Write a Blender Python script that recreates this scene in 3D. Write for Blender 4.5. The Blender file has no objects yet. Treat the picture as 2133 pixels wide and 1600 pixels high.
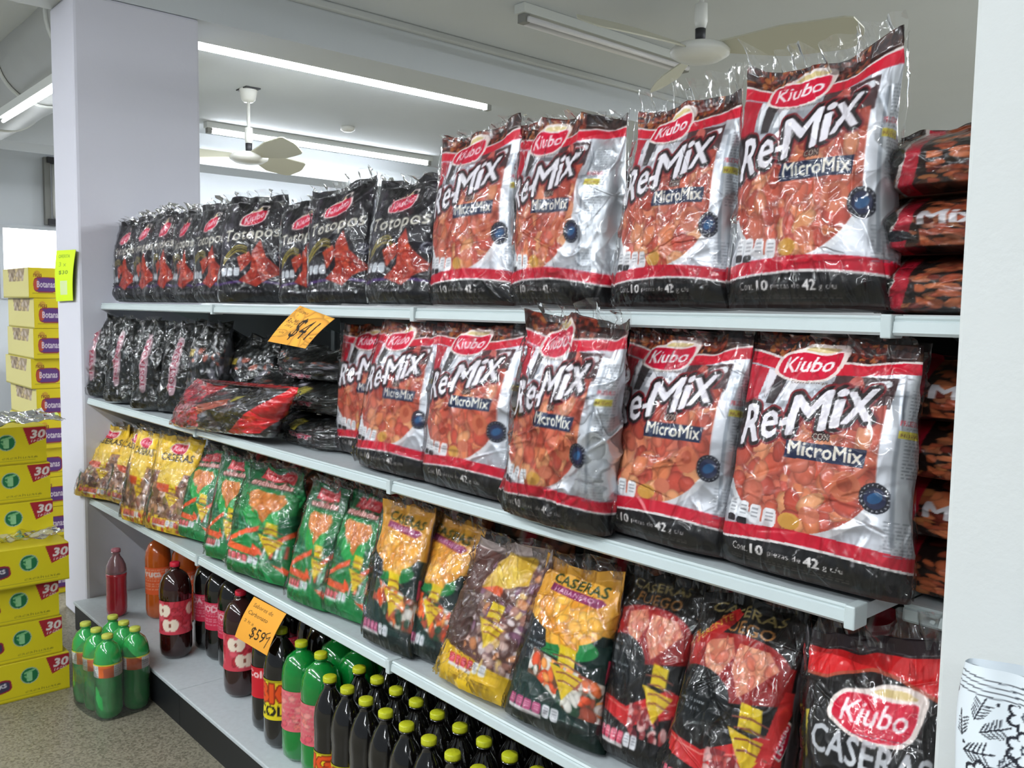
import bpy, math, random
import numpy as np
from mathutils import Vector, Matrix
C = bpy.context.scene.collection
SC = bpy.context.scene
# ------------------------------------------------------------------ camera
FPX = 1849.6; CAMZ = 1.318
YAW, PIT, ROL = (math.radians(a) for a in (48.23, 4.786, 0.923))
f_ = np.array([-math.sin(YAW)*math.cos(PIT), math.cos(YAW)*math.cos(PIT), -math.sin(PIT)])
r_ = np.array([math.cos(YAW), math.sin(YAW), 0.0]); u_ = np.cross(r_, f_)
RX = r_*math.cos(ROL)+u_*math.sin(ROL); UX = -r_*math.sin(ROL)+u_*math.cos(ROL)
CAM = np.array([0, 0, CAMZ])
cam = bpy.data.objects.new('camera', bpy.data.cameras.new('camera')); C.objects.link(cam)
m = Matrix.Identity(4)
for i in range(3):
    m[i][0] = RX[i]; m[i][1] = UX[i]; m[i][2] = -f_[i]; m[i][3] = CAM[i]
cam.matrix_world = m
cam.data.sensor_width = 36; cam.data.lens = FPX/2133*36; cam.data.clip_start = .05
SC.camera = cam
# ------------------------------------------------------------------ world and exposure
w = bpy.data.worlds.new('world'); SC.world = w; w.use_nodes = True
w.node_tree.nodes['Background'].inputs[0].default_value = (0.80, 0.90, 1.0, 1)
w.node_tree.nodes['Background'].inputs[1].default_value = 0.25
SC.view_settings.view_transform = 'Standard'; SC.view_settings.look = 'None'
SC.view_settings.gamma = 1; SC.view_settings.exposure = 0.12
SC.view_settings.use_curve_mapping = False
SC.cycles.transparent_max_bounces = 24
TUBE_W = 25        # watts of each 1.2 m ceiling tube's area light
TUBES = [  # centre x, y, length, axis, power factor (0 = unlit)
    (-6.82, 3.95, 2.1, 'y', .8), (-4.66, 2.75, 2.3, 'y', 1.5), (-3.15, 3.45, 1.2, 'y', 0),
    (-0.6, -0.9, 2.4, 'x', .8), (-3.3, -0.9, 2.4, 'x', .75), (-1.6, -2.2, 2.4, 'x', .9), (-4.6, -2.2, 2.4, 'x', 1),
    (1.6, -2.2, 2.4, 'x', .9), (-0.9, 4.9, 2.4, 'y', 3.2), (1.4, 4.4, 2.4, 'y', 3.0), (-6.6, -1.4, 2.4, 'x', 2.2), (-8.25, 4.4, 2.4, 'y', .35), (-2.0, 8.2, 2.4, 'y', 2.5)]  # from the hall tube on: unseen tubes added to brighten walls, beam and pillar
# ------------------------------------------------------------------ helpers
def ray(x, y): return f_+RX*((x-1066.5)/FPX)-UX*((y-800)/FPX)
def aty(x, y, Y): d = ray(x, y); return CAM+d*(Y/d[1])
def atx(x, y, X): d = ray(x, y); return CAM+d*(X/d[0])
def atz(x, y, Z): d = ray(x, y); return CAM+d*((Z-CAMZ)/d[2])
def s2l(c):
    c = np.asarray(c, float)
    return np.where(c <= .04045, c/12.92, ((c+.055)/1.055)**2.4)
def hx(h): return tuple(int(h[i:i+2], 16)/255 for i in (0, 2, 4))
def tag(o, label=None, cat=None, group=None, kind=None):
    if label: o['label'] = label
    if cat: o['category'] = cat
    if group: o['group'] = group
    if kind: o['kind'] = kind
    return o
def empty(name, loc, rz=0):
    o = bpy.data.objects.new(name, None); C.objects.link(o); o.location = [float(a) for a in loc]; o.rotation_euler = (0, 0, rz)
    o.empty_display_size = .05
    return o
def mat(name, col, rough=.5, metal=0, coat=0, coat_r=.05, noise=0, nscale=20, bump=0, bscale=60, spec=.5, trans=0, alpha=1, emit=None, es=0, ior=1.45):
    M = bpy.data.materials.new(name); M.use_nodes = True; nt = M.node_tree; b = nt.nodes['Principled BSDF']
    cl = tuple(s2l(hx(col)))+(1,)
    b.inputs['Base Color'].default_value = cl; b.inputs['Roughness'].default_value = rough; b.inputs['Metallic'].default_value = metal
    b.inputs['Coat Weight'].default_value = coat; b.inputs['Coat Roughness'].default_value = coat_r
    b.inputs['Specular IOR Level'].default_value = spec; b.inputs['Transmission Weight'].default_value = trans
    b.inputs['Alpha'].default_value = alpha; b.inputs['IOR'].default_value = ior
    if emit: b.inputs['Emission Color'].default_value = tuple(s2l(hx(emit)))+(1,); b.inputs['Emission Strength'].default_value = es
    if noise or bump:
        tc = nt.nodes.new('ShaderNodeTexCoord')
    if noise:
        n = nt.nodes.new('ShaderNodeTexNoise'); n.inputs['Scale'].default_value = nscale; n.inputs['Detail'].default_value = 6
        nt.links.new(tc.outputs['Object'], n.inputs['Vector'])
        mx = nt.nodes.new('ShaderNodeMix'); mx.data_type = 'RGBA'
        mx.inputs[6].default_value = tuple(a*(1-noise) for a in cl[:3])+(1,); mx.inputs[7].default_value = tuple(min(1, a*(1+noise)) for a in cl[:3])+(1,)
        nt.links.new(n.outputs['Fac'], mx.inputs[0]); nt.links.new(mx.outputs[2], b.inputs['Base Color'])
    if bump:
        n2 = nt.nodes.new('ShaderNodeTexNoise'); n2.inputs['Scale'].default_value = bscale; n2.inputs['Detail'].default_value = 4
        nt.links.new(tc.outputs['Object'], n2.inputs['Vector'])
        bp = nt.nodes.new('ShaderNodeBump'); bp.inputs['Strength'].default_value = bump; bp.inputs['Distance'].default_value = .01
        nt.links.new(n2.outputs['Fac'], bp.inputs['Height']); nt.links.new(bp.outputs['Normal'], b.inputs['Normal'])
    return M
def print_mat(name, rough=.4, coat=1., coat_r=.08, crinkle=0., cscale=45):
    """surface printed with the colours kept in the mesh attribute 'ink' (its alpha marks metallic foil)"""
    M = bpy.data.materials.new(name); M.use_nodes = True; nt = M.node_tree; b = nt.nodes['Principled BSDF']
    a = nt.nodes.new('ShaderNodeAttribute'); a.attribute_name = 'ink'
    nt.links.new(a.outputs['Color'], b.inputs['Base Color'])
    mm = nt.nodes.new('ShaderNodeMath'); mm.operation = 'MULTIPLY'; mm.inputs[1].default_value = .75
    nt.links.new(a.outputs['Alpha'], mm.inputs[0]); nt.links.new(mm.outputs[0], b.inputs['Metallic'])
    b.inputs['Roughness'].default_value = rough; b.inputs['Coat Weight'].default_value = coat; b.inputs['Coat Roughness'].default_value = coat_r
    b.inputs['Specular IOR Level'].default_value = .25
    if crinkle:
        tc = nt.nodes.new('ShaderNodeTexCoord')
        v = nt.nodes.new('ShaderNodeTexVoronoi'); v.inputs['Scale'].default_value = cscale; v.feature = 'F1'
        n = nt.nodes.new('ShaderNodeTexNoise'); n.inputs['Scale'].default_value = cscale*.8; n.inputs['Detail'].default_value = 3
        nt.links.new(tc.outputs['Object'], v.inputs['Vector']); nt.links.new(tc.outputs['Object'], n.inputs['Vector'])
        ad = nt.nodes.new('ShaderNodeMath'); ad.operation = 'ADD'
        nt.links.new(v.outputs['Distance'], ad.inputs[0]); nt.links.new(n.outputs['Fac'], ad.inputs[1])
        bp = nt.nodes.new('ShaderNodeBump'); bp.inputs['Strength'].default_value = crinkle; bp.inputs['Distance'].default_value = .006
        nt.links.new(ad.outputs[0], bp.inputs['Height']); nt.links.new(bp.outputs['Normal'], b.inputs['Normal'])
        if coat: nt.links.new(bp.outputs['Normal'], b.inputs['Coat Normal'])
    return M
def film_mat(name, gl=1.0, milk=.04, rough=.1, crinkle=.6, cscale=60):
    M = bpy.data.materials.new(name); M.use_nodes = True; nt = M.node_tree; nt.nodes.clear()
    out = nt.nodes.new('ShaderNodeOutputMaterial'); tr = nt.nodes.new('ShaderNodeBsdfTransparent')
    g = nt.nodes.new('ShaderNodeBsdfGlossy'); g.inputs['Roughness'].default_value = rough
    d = nt.nodes.new('ShaderNodeBsdfDiffuse'); d.inputs[0].default_value = (.85, .88, .9, 1)
    fr = nt.nodes.new('ShaderNodeFresnel'); fr.inputs[0].default_value = 1.5
    mu = nt.nodes.new('ShaderNodeMath'); mu.operation = 'MULTIPLY'; mu.inputs[1].default_value = gl; mu.use_clamp = True
    m1 = nt.nodes.new('ShaderNodeMixShader'); m2 = nt.nodes.new('ShaderNodeMixShader'); m1.inputs[0].default_value = milk
    tc = nt.nodes.new('ShaderNodeTexCoord')
    n = nt.nodes.new('ShaderNodeTexVoronoi'); n.inputs['Scale'].default_value = cscale
    nt.links.new(tc.outputs['Object'], n.inputs['Vector'])
    bp = nt.nodes.new('ShaderNodeBump'); bp.inputs['Strength'].default_value = crinkle; bp.inputs['Distance'].default_value = .004
    L = nt.links.new
    L(n.outputs['Distance'], bp.inputs['Height']); L(bp.outputs[0], g.inputs['Normal']); L(bp.outputs[0], fr.inputs['Normal'])
    L(fr.outputs[0], mu.inputs[0]); L(mu.outputs[0], m2.inputs[0]); L(tr.outputs[0], m1.inputs[1]); L(d.outputs[0], m1.inputs[2])
    L(m1.outputs[0], m2.inputs[1]); L(g.outputs[0], m2.inputs[2]); L(m2.outputs[0], out.inputs[0])
    return M
def mesh_obj(name, V, F, M, parent=None, smooth=False, ink=None, loc=None):
    me = bpy.data.meshes.new(name)
    me.from_pydata([tuple(map(float, v)) for v in V], [], [tuple(map(int, f)) for f in F])
    if smooth: me.polygons.foreach_set('use_smooth', [True]*len(me.polygons))
    if ink is not None:
        at = me.color_attributes.new('ink', 'FLOAT_COLOR', 'POINT'); at.data.foreach_set('color', np.asarray(ink, np.float32).ravel())
    for mm in (M if isinstance(M, (list, tuple)) else [M]): me.materials.append(mm)
    o = bpy.data.objects.new(name, me); C.objects.link(o)
    if parent: o.parent = parent
    if loc is not None: o.location = [float(a) for a in loc]
    return o
def grid_obj(name, P, M, parent=None, ink=None, wrap=False, cap=False, smooth=True, origin=None, flip=False):
    """P: (nv,nu,3) points"""
    nv, nu = P.shape[:2]; V = P.reshape(-1, 3)
    if origin is not None: V = V-np.asarray(origin)
    me = bpy.data.meshes.new(name)
    j = np.arange(nv-1)[:, None]; i = np.arange(nu if wrap else nu-1)[None, :]; i2 = (i+1) % nu
    q = np.stack([j*nu+i, j*nu+i2, (j+1)*nu+i2, (j+1)*nu+i], -1).reshape(-1, 4)
    if flip: q = q[:, ::-1]
    extra = []
    if cap:
        extra = [list(range(nu))[::-1], list(range((nv-1)*nu, nv*nu))]
        if flip: extra = [e[::-1] for e in extra]
    nq = len(q); nl = nq*4+sum(len(e) for e in extra)
    me.vertices.add(len(V)); me.vertices.foreach_set('co', V.astype(np.float32).ravel())
    me.loops.add(nl); li = np.concatenate([q.ravel()]+[np.array(e) for e in extra]).astype(np.int32)
    me.loops.foreach_set('vertex_index', li)
    me.polygons.add(nq+len(extra))
    st = list(range(0, nq*4, 4)); p = nq*4
    for e in extra: st.append(p); p += len(e)
    me.polygons.foreach_set('loop_start', st)
    me.update(calc_edges=True)
    me.polygons.foreach_set('use_smooth', [smooth]*(nq)+[False]*len(extra))
    if ink is not None:
        at = me.color_attributes.new('ink', 'FLOAT_COLOR', 'POINT'); at.data.foreach_set('color', ink.reshape(-1, 4).astype(np.float32).ravel())
    me.materials.append(M); me.validate()
    o = bpy.data.objects.new(name, me); C.objects.link(o)
    if parent: o.parent = parent
    return o
def box_vf(x0, x1, y0, y1, z0, z1):
    V = [(x0, y0, z0), (x1, y0, z0), (x1, y1, z0), (x0, y1, z0), (x0, y0, z1), (x1, y0, z1), (x1, y1, z1), (x0, y1, z1)]
    return V, [(0, 3, 2, 1), (4, 5, 6, 7), (0, 1, 5, 4), (1, 2, 6, 5), (2, 3, 7, 6), (3, 0, 4, 7)]
def box(name, x0, x1, y0, y1, z0, z1, M, parent=None, bev=0, org=None):
    V, F = box_vf(x0, x1, y0, y1, z0, z1)
    if org is not None: V = [tuple(np.array(v)-org) for v in V]
    o = mesh_obj(name, V, F, M, parent)
    if bev:
        md = o.modifiers.new('bevel', 'BEVEL'); md.width = bev; md.segments = 2; md.limit_method = 'ANGLE'
    return o
def struct(o): o['kind'] = 'structure'; return o
def lathe(name, prof, M, parent=None, n=28, loc=(0, 0, 0), cap=True):
    a = np.linspace(0, 2*np.pi, n, endpoint=False)
    P = np.array([[(r*math.cos(t)+loc[0], r*math.sin(t)+loc[1], z+loc[2]) for t in a] for r, z in prof])
    return grid_obj(name, P, M, parent, wrap=True, cap=cap)
# ------------------------------------------------------------------ 2-D art raster (kept as mesh colours)
_tri = {}
def glyphs(s, off):
    k = (s, off)
    if k not in _tri:
        cu = bpy.data.curves.new('t', 'FONT'); cu.body = s; cu.size = 1; cu.offset = off; cu.resolution_u = 2
        ob = bpy.data.objects.new('t', cu); C.objects.link(ob)
        dg = bpy.context.evaluated_depsgraph_get(); ev = ob.evaluated_get(dg); me = ev.to_mesh(); me.calc_loop_triangles()
        V = np.array([v.co[:2] for v in me.vertices]); T = np.array([t.vertices[:] for t in me.loop_triangles])
        ev.to_mesh_clear(); bpy.data.objects.remove(ob); bpy.data.curves.remove(cu)
        V = V-V.min(0); _tri[k] = (V, T, V.max(0))
    return _tri[k]
def pip(pts, X, Y):
    ins = np.zeros(X.shape, bool); n = len(pts)
    for i in range(n):
        x0, y0 = pts[i]; x1, y1 = pts[(i+1) % n]
        if y0 == y1: continue
        c = ((y0 > Y) != (y1 > Y)) & (X < (x1-x0)*(Y-y0)/(y1-y0)+x0)
        ins ^= c
    return ins
def dilate(mk, R):
    ys, xs = np.nonzero(mk)
    if not len(ys) or R < 1: return mk
    H, W = mk.shape; ya, yb, xa, xb = max(0, ys.min()-R), min(H, ys.max()+R+1), max(0, xs.min()-R), min(W, xs.max()+R+1)
    sub = np.pad(mk[ya:yb, xa:xb], R); acc = np.zeros_like(sub)
    for dy in range(-R, R+1):
        hw = int(math.sqrt(R*R-dy*dy+.3)); row = np.roll(sub, dy, 0)
        for dx in range(-hw, hw+1): acc |= np.roll(row, dx, 1)
    m2 = np.zeros_like(mk); m2[ya:yb, xa:xb] = acc[R:-R, R:-R]
    return m2
class Canvas:
    def __init__(s, wu=1.3, A=1.5, S=360, bg='000000'):
        s.A = A; s.S = S; s.W = int(wu*S); s.H = int(A*S); s.wu = wu
        s.a = np.zeros((s.H, s.W, 4)); s.a[..., :3] = hx(bg)
        s.Y, s.X = np.mgrid[0:s.H, 0:s.W]; s.X = (s.X+.5)/S; s.Y = (s.Y+.5)/S/A
    def fill(s, mask, col, foil=0., op=1.):
        c = np.array(tuple(hx(col) if isinstance(col, str) else col)+(foil,))
        k = (mask.astype(float)*op)[..., None]; s.a = s.a*(1-k)+c*k
    def band(s, v0, v1, col, foil=0.):     # v0, v1: functions or numbers
        a = v0(s.X) if callable(v0) else v0; b = v1(s.X) if callable(v1) else v1
        s.fill((s.Y >= a) & (s.Y < b), col, foil)
    def rect(s, x0, x1, y0, y1, col, foil=0., op=1.): s.fill((s.X >= x0) & (s.X < x1) & (s.Y >= y0) & (s.Y < y1), col, foil, op)
    def poly(s, pts, col, foil=0., op=1.): s.fill(pip(pts, s.X, s.Y), col, foil, op)
    def ell(s, x, y, rx, ry, col, rot=0, foil=0., op=1.):   # ry in width units
        dx = s.X-x; dy = (s.Y-y)*s.A; c, n = math.cos(rot), math.sin(rot)
        s.fill(((dx*c+dy*n)/rx)**2+((-dx*n+dy*c)/ry)**2 < 1, col, foil, op)
    def rrect(s, x, y, hw, hh, col, rot=0, foil=0., n=4, op=1.):
        dx = s.X-x; dy = (s.Y-y)*s.A; c, q = math.cos(rot), math.sin(rot)
        s.fill(abs((dx*c+dy*q)/hw)**n+abs((-dx*q+dy*c)/hh)**n < 1, col, foil, op)
    def blobs(s, mask, n, size, cols, seed=1, asp=.6):
        R = random.Random(seed); ys, xs = np.nonzero(mask)
        if not len(ys): return
        for _ in range(n):
            k = R.randrange(len(ys)); cx, cy = xs[k]/s.S, ys[k]/s.S
            rx = size*R.uniform(.6, 1.2); ry = rx*R.uniform(asp*.7, asp*1.4); t = R.uniform(0, 3.14)
            x0, x1 = int(max(0, (cx-rx*1.3)*s.S)), int(min(s.W, (cx+rx*1.3)*s.S)+1); y0, y1 = int(max(0, (cy-rx*1.3)*s.S)), int(min(s.H, (cy+rx*1.3)*s.S)+1)
            dx = s.X[y0:y1, x0:x1]-cx; dy = s.Y[y0:y1, x0:x1]*s.A-cy; c, q = math.cos(t), math.sin(t)
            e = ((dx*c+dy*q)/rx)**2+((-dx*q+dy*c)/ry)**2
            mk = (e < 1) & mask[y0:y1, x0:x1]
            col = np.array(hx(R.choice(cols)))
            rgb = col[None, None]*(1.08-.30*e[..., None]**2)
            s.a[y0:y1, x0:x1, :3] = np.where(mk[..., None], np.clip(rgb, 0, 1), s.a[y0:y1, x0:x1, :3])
            s.a[y0:y1, x0:x1, 3] = np.where(mk, 0, s.a[y0:y1, x0:x1, 3])
    def text(s, t, x, y, h, col, w=None, rot=0, shear=0, off=.01, out=None, arc=0, foil=0., op=1., shadow=None):
        """x,y: left baseline (v units); h: letter height in width units; out: list of (radius, colour) from widest"""
        V, T, mx = glyphs(t, 0); V = V*(h/mx[1])
        wd = mx[0]*h/mx[1]
        if w: V = V*np.array([w/wd, 1]); wd = w
        V = V.copy()
        if arc: V[:, 1] += arc*(1-((V[:, 0]/wd-.5)*2)**2)
        V[:, 0] += shear*V[:, 1]
        c, q = math.cos(rot), math.sin(rot)
        P = np.stack([V[:, 0]*c-V[:, 1]*q+x, V[:, 0]*q+V[:, 1]*c+y*s.A], 1)*s.S
        mk = np.zeros((s.H, s.W), bool)
        for tr in P[T]:
            x0, y0 = np.floor(tr.min(0)).astype(int); x1, y1 = np.ceil(tr.max(0)).astype(int)+1
            x0 = max(x0, 0); y0 = max(y0, 0); x1 = min(x1, s.W); y1 = min(y1, s.H)
            if x1 <= x0 or y1 <= y0: continue
            yy, xx = np.mgrid[y0:y1, x0:x1]; xx = xx+.5; yy = yy+.5
            (ax, ay), (bx, by), (cx, cy) = tr
            d = (bx-ax)*(cy-ay)-(by-ay)*(cx-ax)
            if abs(d) < 1e-9: continue
            l1 = ((bx-xx)*(cy-yy)-(by-yy)*(cx-xx))/d; l2 = ((cx-xx)*(ay-yy)-(cy-yy)*(ax-xx))/d
            mk[y0:y1, x0:x1] |= (l1 >= 0) & (l2 >= 0) & (l1+l2 <= 1)
        mk = dilate(mk, int(round(max(off, 0)/.75*h*s.S)))
        for r, oc in (out or []): s.fill(dilate(mk, max(1, int(round(r*s.S)))), oc)
        s.fill(mk, col, foil, op)
    def line(s, pts, wd, col, op=1.):
        mk = np.zeros((s.H, s.W), bool); X = s.X; Y = s.Y*s.A
        for (x0, y0), (x1, y1) in zip(pts[:-1], pts[1:]):
            y0 = y0*s.A; y1 = y1*s.A; dx, dy = x1-x0, y1-y0; L = dx*dx+dy*dy+1e-12
            t = np.clip(((X-x0)*dx+(Y-y0)*dy)/L, 0, 1)
            mk |= (X-x0-t*dx)**2+(Y-y0-t*dy)**2 < (wd/2)**2
        s.fill(mk, col, op=op)
    def logo(s, x, y, sc, rot=0.12):
        """red leaf badge with white rim; x,y centre"""
        def P(pts, k=1):
            o = []; pts = list(pts)
            for _ in range(2 if len(pts) > 1 else 0):
                q = []
                for i in range(len(pts)):
                    (a0, b0), (a1, b1) = pts[i], pts[(i+1) % len(pts)]
                    q += [(.82*a0+.18*a1, .82*b0+.18*b1), (.18*a0+.82*a1, .18*b0+.82*b1)]
                pts = q
            for a, b in pts:
                a *= sc*k; b *= sc*k; o.append((x+a*math.cos(rot)-b*math.sin(rot), y+(a*math.sin(rot)+b*math.cos(rot))/s.A))
            return o
        sh = [(-.5, -.10), (-.44, .08), (-.34, .17), (-.1, .20), (.05, .27), (.3, .27), (.5, .2), (.47, .02), (.42, -.14), (.3, -.24), (0, -.26), (-.3, -.2)]
        s.poly(P(sh, 1.10), 'efe3dc'); s.poly(P([(-.1, .19), (.05, .25), (.3, .25), (.45, .19), (.2, .17)], 1.0), 'd9c489')
        s.poly(P([(-.5, -.10), (-.44, .08), (-.34, .16), (-.1, .17), (.2, .13), (.46, .17), (.47, .02), (.42, -.14), (.3, -.24), (0, -.26), (-.3, -.2)], .97), 'cf1238')
        tx, ty = P([(-.37, -.12)])[0]
        s.text('Kiubo', tx, ty, .22*sc, 'f6ecec', w=.72*sc, rot=rot, shear=.25, off=.02)
    def get(s, U, Vv, down=1):
        a = s.a
        if down > 1:
            h = a.shape[0]//down*down; ww = a.shape[1]//down*down
            a = a[:h, :ww].reshape(h//down, down, ww//down, down, 4).mean((1, 3))
        S = s.S/down; H, W = a.shape[:2]
        x = np.clip(U*S-.5, 0, W-1.001); y = np.clip(Vv*s.A*S-.5, 0, H-1.001)
        xi = x.astype(int); yi = y.astype(int); fx = (x-xi)[..., None]; fy = (y-yi)[..., None]
        o = (a[yi, xi]*(1-fx)+a[yi, np.minimum(xi+1, W-1)]*fx)*(1-fy)+(a[np.minimum(yi+1, H-1), xi]*(1-fx)+a[np.minimum(yi+1, H-1), np.minimum(xi+1, W-1)]*fx)*fy
        o = o.copy(); o[..., :3] = s2l(np.clip(o[..., :3], 0, 1)); return o
def vnoise(x, y, seed):
    R = np.random.RandomState(seed); T = R.rand(64, 64)
    xi = np.floor(x).astype(int); yi = np.floor(y).astype(int); fx = x-xi; fy = y-yi
    fx = fx*fx*(3-2*fx); fy = fy*fy*(3-2*fy); g = lambda a, b: T[a % 64, b % 64]
    return (g(xi, yi)*(1-fx)+g(xi+1, yi)*fx)*(1-fy)+(g(xi, yi+1)*(1-fx)+g(xi+1, yi+1)*fx)*fy
def badges(c, x, y, n, hw, hh, gap, cols, txt='444444', slope=0):
    for i in range(n):
        xx = x+i*(2*hw+gap); yy = y+i*slope
        c.rrect(xx, yy, hw, hh, cols[i % len(cols)])
        for k in range(3): c.rect(xx-hw*.6, xx+hw*.6, yy+(.5-k*.4)*hh/c.A-.003, yy+(.5-k*.4)*hh/c.A+.003, txt, op=.6)
def smallprint(c, x0, x1, y0, y1, n, col, seed=0, op=.7):
    R = random.Random(seed)
    for k in range(n):
        y = y1-(y1-y0)*k/n; x = x0
        while x < x1-.01:
            l = R.uniform(.01, .05); c.rect(x, min(x+l, x1), y, y+(y1-y0)/n*.45, col, op=op); x += l+.012
# ---- the printed designs
def d_mix(var=0):
    c = Canvas(bg='c9ccd2'); c.a[..., 3] = .8
    X = c.X; R = random.Random(5+var)
    for k in range(9): c.rect(R.uniform(0, .9), R.uniform(.1, 1.3), y := R.uniform(.62, .84), y+R.uniform(.01, .05), ['aeb3bb', 'e2e5ea', '9498a0', '6d6f76'][k % 4], .8, op=.7)
    c.poly([(.0, .85), (.13, .84), (.10, .70), (.0, .64)], 'b51a30'); c.poly([(.13, .84), (.2, .83), (.15, .70)], 'e9e9ee')
    c.poly([(.2, .83), (.3, .83), (.24, .69), (.17, .69)], '3c3638'); c.poly([(.34, .82), (.40, .82), (.33, .71), (.28, .71)], 'f0f0f4')
    c.poly([(.62, .84), (1.0, .85), (.99, .72), (.6, .72)], '4a3234'); c.rrect(.90, .815, .07, .025, 'eceef2', .2); c.ell(.76, .80, .05, .07, 'c4645a')
    food = ((X < .97) & (((X-.47)/.56)**2+((c.Y-.56)/.385)**2 < 1) & (c.Y < .60+.14*X)) | ((X > -.1) & (X < .96) & (c.Y > .50) & (c.Y < .62+.12*X))
    c.fill(food, 'a34a36', 0)
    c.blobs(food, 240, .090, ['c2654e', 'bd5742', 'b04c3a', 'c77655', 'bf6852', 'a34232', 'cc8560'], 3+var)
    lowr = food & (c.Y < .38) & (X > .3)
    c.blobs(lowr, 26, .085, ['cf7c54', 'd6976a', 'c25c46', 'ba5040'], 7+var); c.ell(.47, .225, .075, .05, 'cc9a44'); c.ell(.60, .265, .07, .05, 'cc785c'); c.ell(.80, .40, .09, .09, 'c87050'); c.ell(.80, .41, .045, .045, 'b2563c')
    bowl = (((X-.47)/.60)**2+((c.Y-.56)/.405)**2 < 1) & ~(((X-.47)/.56)**2+((c.Y-.56)/.38)**2 < 1) & (c.Y < .42)
    c.fill(bowl, 'dfe1e4', .3)
    lo = lambda x: .108+.022*np.sin((x-.05)*2.8)
    c.band(lambda x: lo(x)+.010, lambda x: lo(x)+.062, 'c8102e'); c.band(lo, lambda x: lo(x)+.010, 'e8e4e2'); c.band(0, lo, '0d0b0d')
    c.rect(0, 1.3, 0, .022, '2a1815')
    c.text('Cont.', .10, .066, .046, 'd9d4d2', w=.12, off=.02); c.text('10', .245, .064, .058, 'ece8e6', w=.08, off=.03); c.text('piezas de', .355, .064, .044, 'd9d4d2', w=.215, off=.02)
    c.text('42', .59, .064, .058, 'ece8e6', w=.09, off=.03); c.text('g c/u', .70, .060, .044, 'd9d4d2', w=.12, off=.02)
    smallprint(c, .08, .85, .025, .043, 2, '6a6260', 3)
    badges(c, .05, .235, 4, .042, .058, .012, ['e7e9ec'], '6a6e76', slope=-.004)
    for q in (0, 1): c.rrect(.05+q*.096, .192-q*.004, .04, .022, '1c1a1e')
    # title
    TT = (('R', .01, .505, .235, .155), ('e', .18, .535, .165, .12), ('-', .315, .600, .035, .065), ('M', .375, .570, .235, .26), ('i', .66, .622, .225, .055), ('x', .725, .642, .185, .18))
    for ps in (0, 1):
        for nm, x, yy, h, wd in TT:
            c.text(nm, x, yy, h, 'f1edf3', w=wd, rot=.24, shear=.30, off=.026, out=None if ps else [(.040, '7c1a22'), (.024, '1d1014')])
    c.text('CON', .56, .565, .038, 'efe0d0', w=.10, rot=.06, off=.02, out=[(.008, '2a1512')])
    c.poly([(.38, .478), (.90, .482), (.91, .552), (.39, .550)], '1d2a4a')
    c.text('MicroMix', .41, .493, .086, 'efeadb', w=.475, rot=.0, off=.025)
    # round mark
    c.ell(.97, .375, .088, .088, '181a26'); c.ell(.97, .375, .062, .062, '23284a'); c.ell(.97, .375, .045, .03, '2a5a88', rot=.5)
    for k in range(18):
        t = k*.35; c.ell(.97+.075*math.cos(t), .375+.075*math.sin(t)/1.5, .005, .005, 'a9a9b0')
    # silver side with print
    c.rect(1.06, 1.3, .175, .86, 'cdd1d6', .9); c.rect(1.05, 1.075, .2, .8, '9aa0a8', .9)
    smallprint(c, 1.10, 1.27, .45, .80, 26, '7d828a', 4); smallprint(c, 1.02, 1.2, .15, .29, 10, '8d9299', 5)
    c.text('PRUEBALO', 1.06, .665, .03, 'd04a55', w=.17); c.rect(1.06, 1.22, .615, .645, 'cfc24a'); c.text('NUEVO', 1.07, .620, .022, '7a4a3a', w=.14)
    # upper band and top
    sag = lambda x: .888-.030*np.sin(np.clip(x, 0, 1)*3.14)+.012*x
    c.band(lambda x: sag(x)-.03, lambda x: sag(x)+.018, 'cc1230'); c.band(lambda x: sag(x)+.018, lambda x: sag(x)+.028, 'e2d9d4')
    c.band(lambda x: sag(x)+.028, 1.01, '2a1412')
    mk = (c.Y > sag(X)+.030)
    c.blobs(mk, 420, .03, ['5a2018', '7a2c1c', '8c3a22', '2a100e', '3b1512', '9c5a2c'], 11+var, .5)
    c.fill(mk & (X > .9), '1c1213', op=.7)
    c.logo(.41, .880, .46, .12)
    c.text('Donde se es mejor', .33, .785, .022, '5c4a3a', w=.26, rot=.05)
    return c
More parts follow.
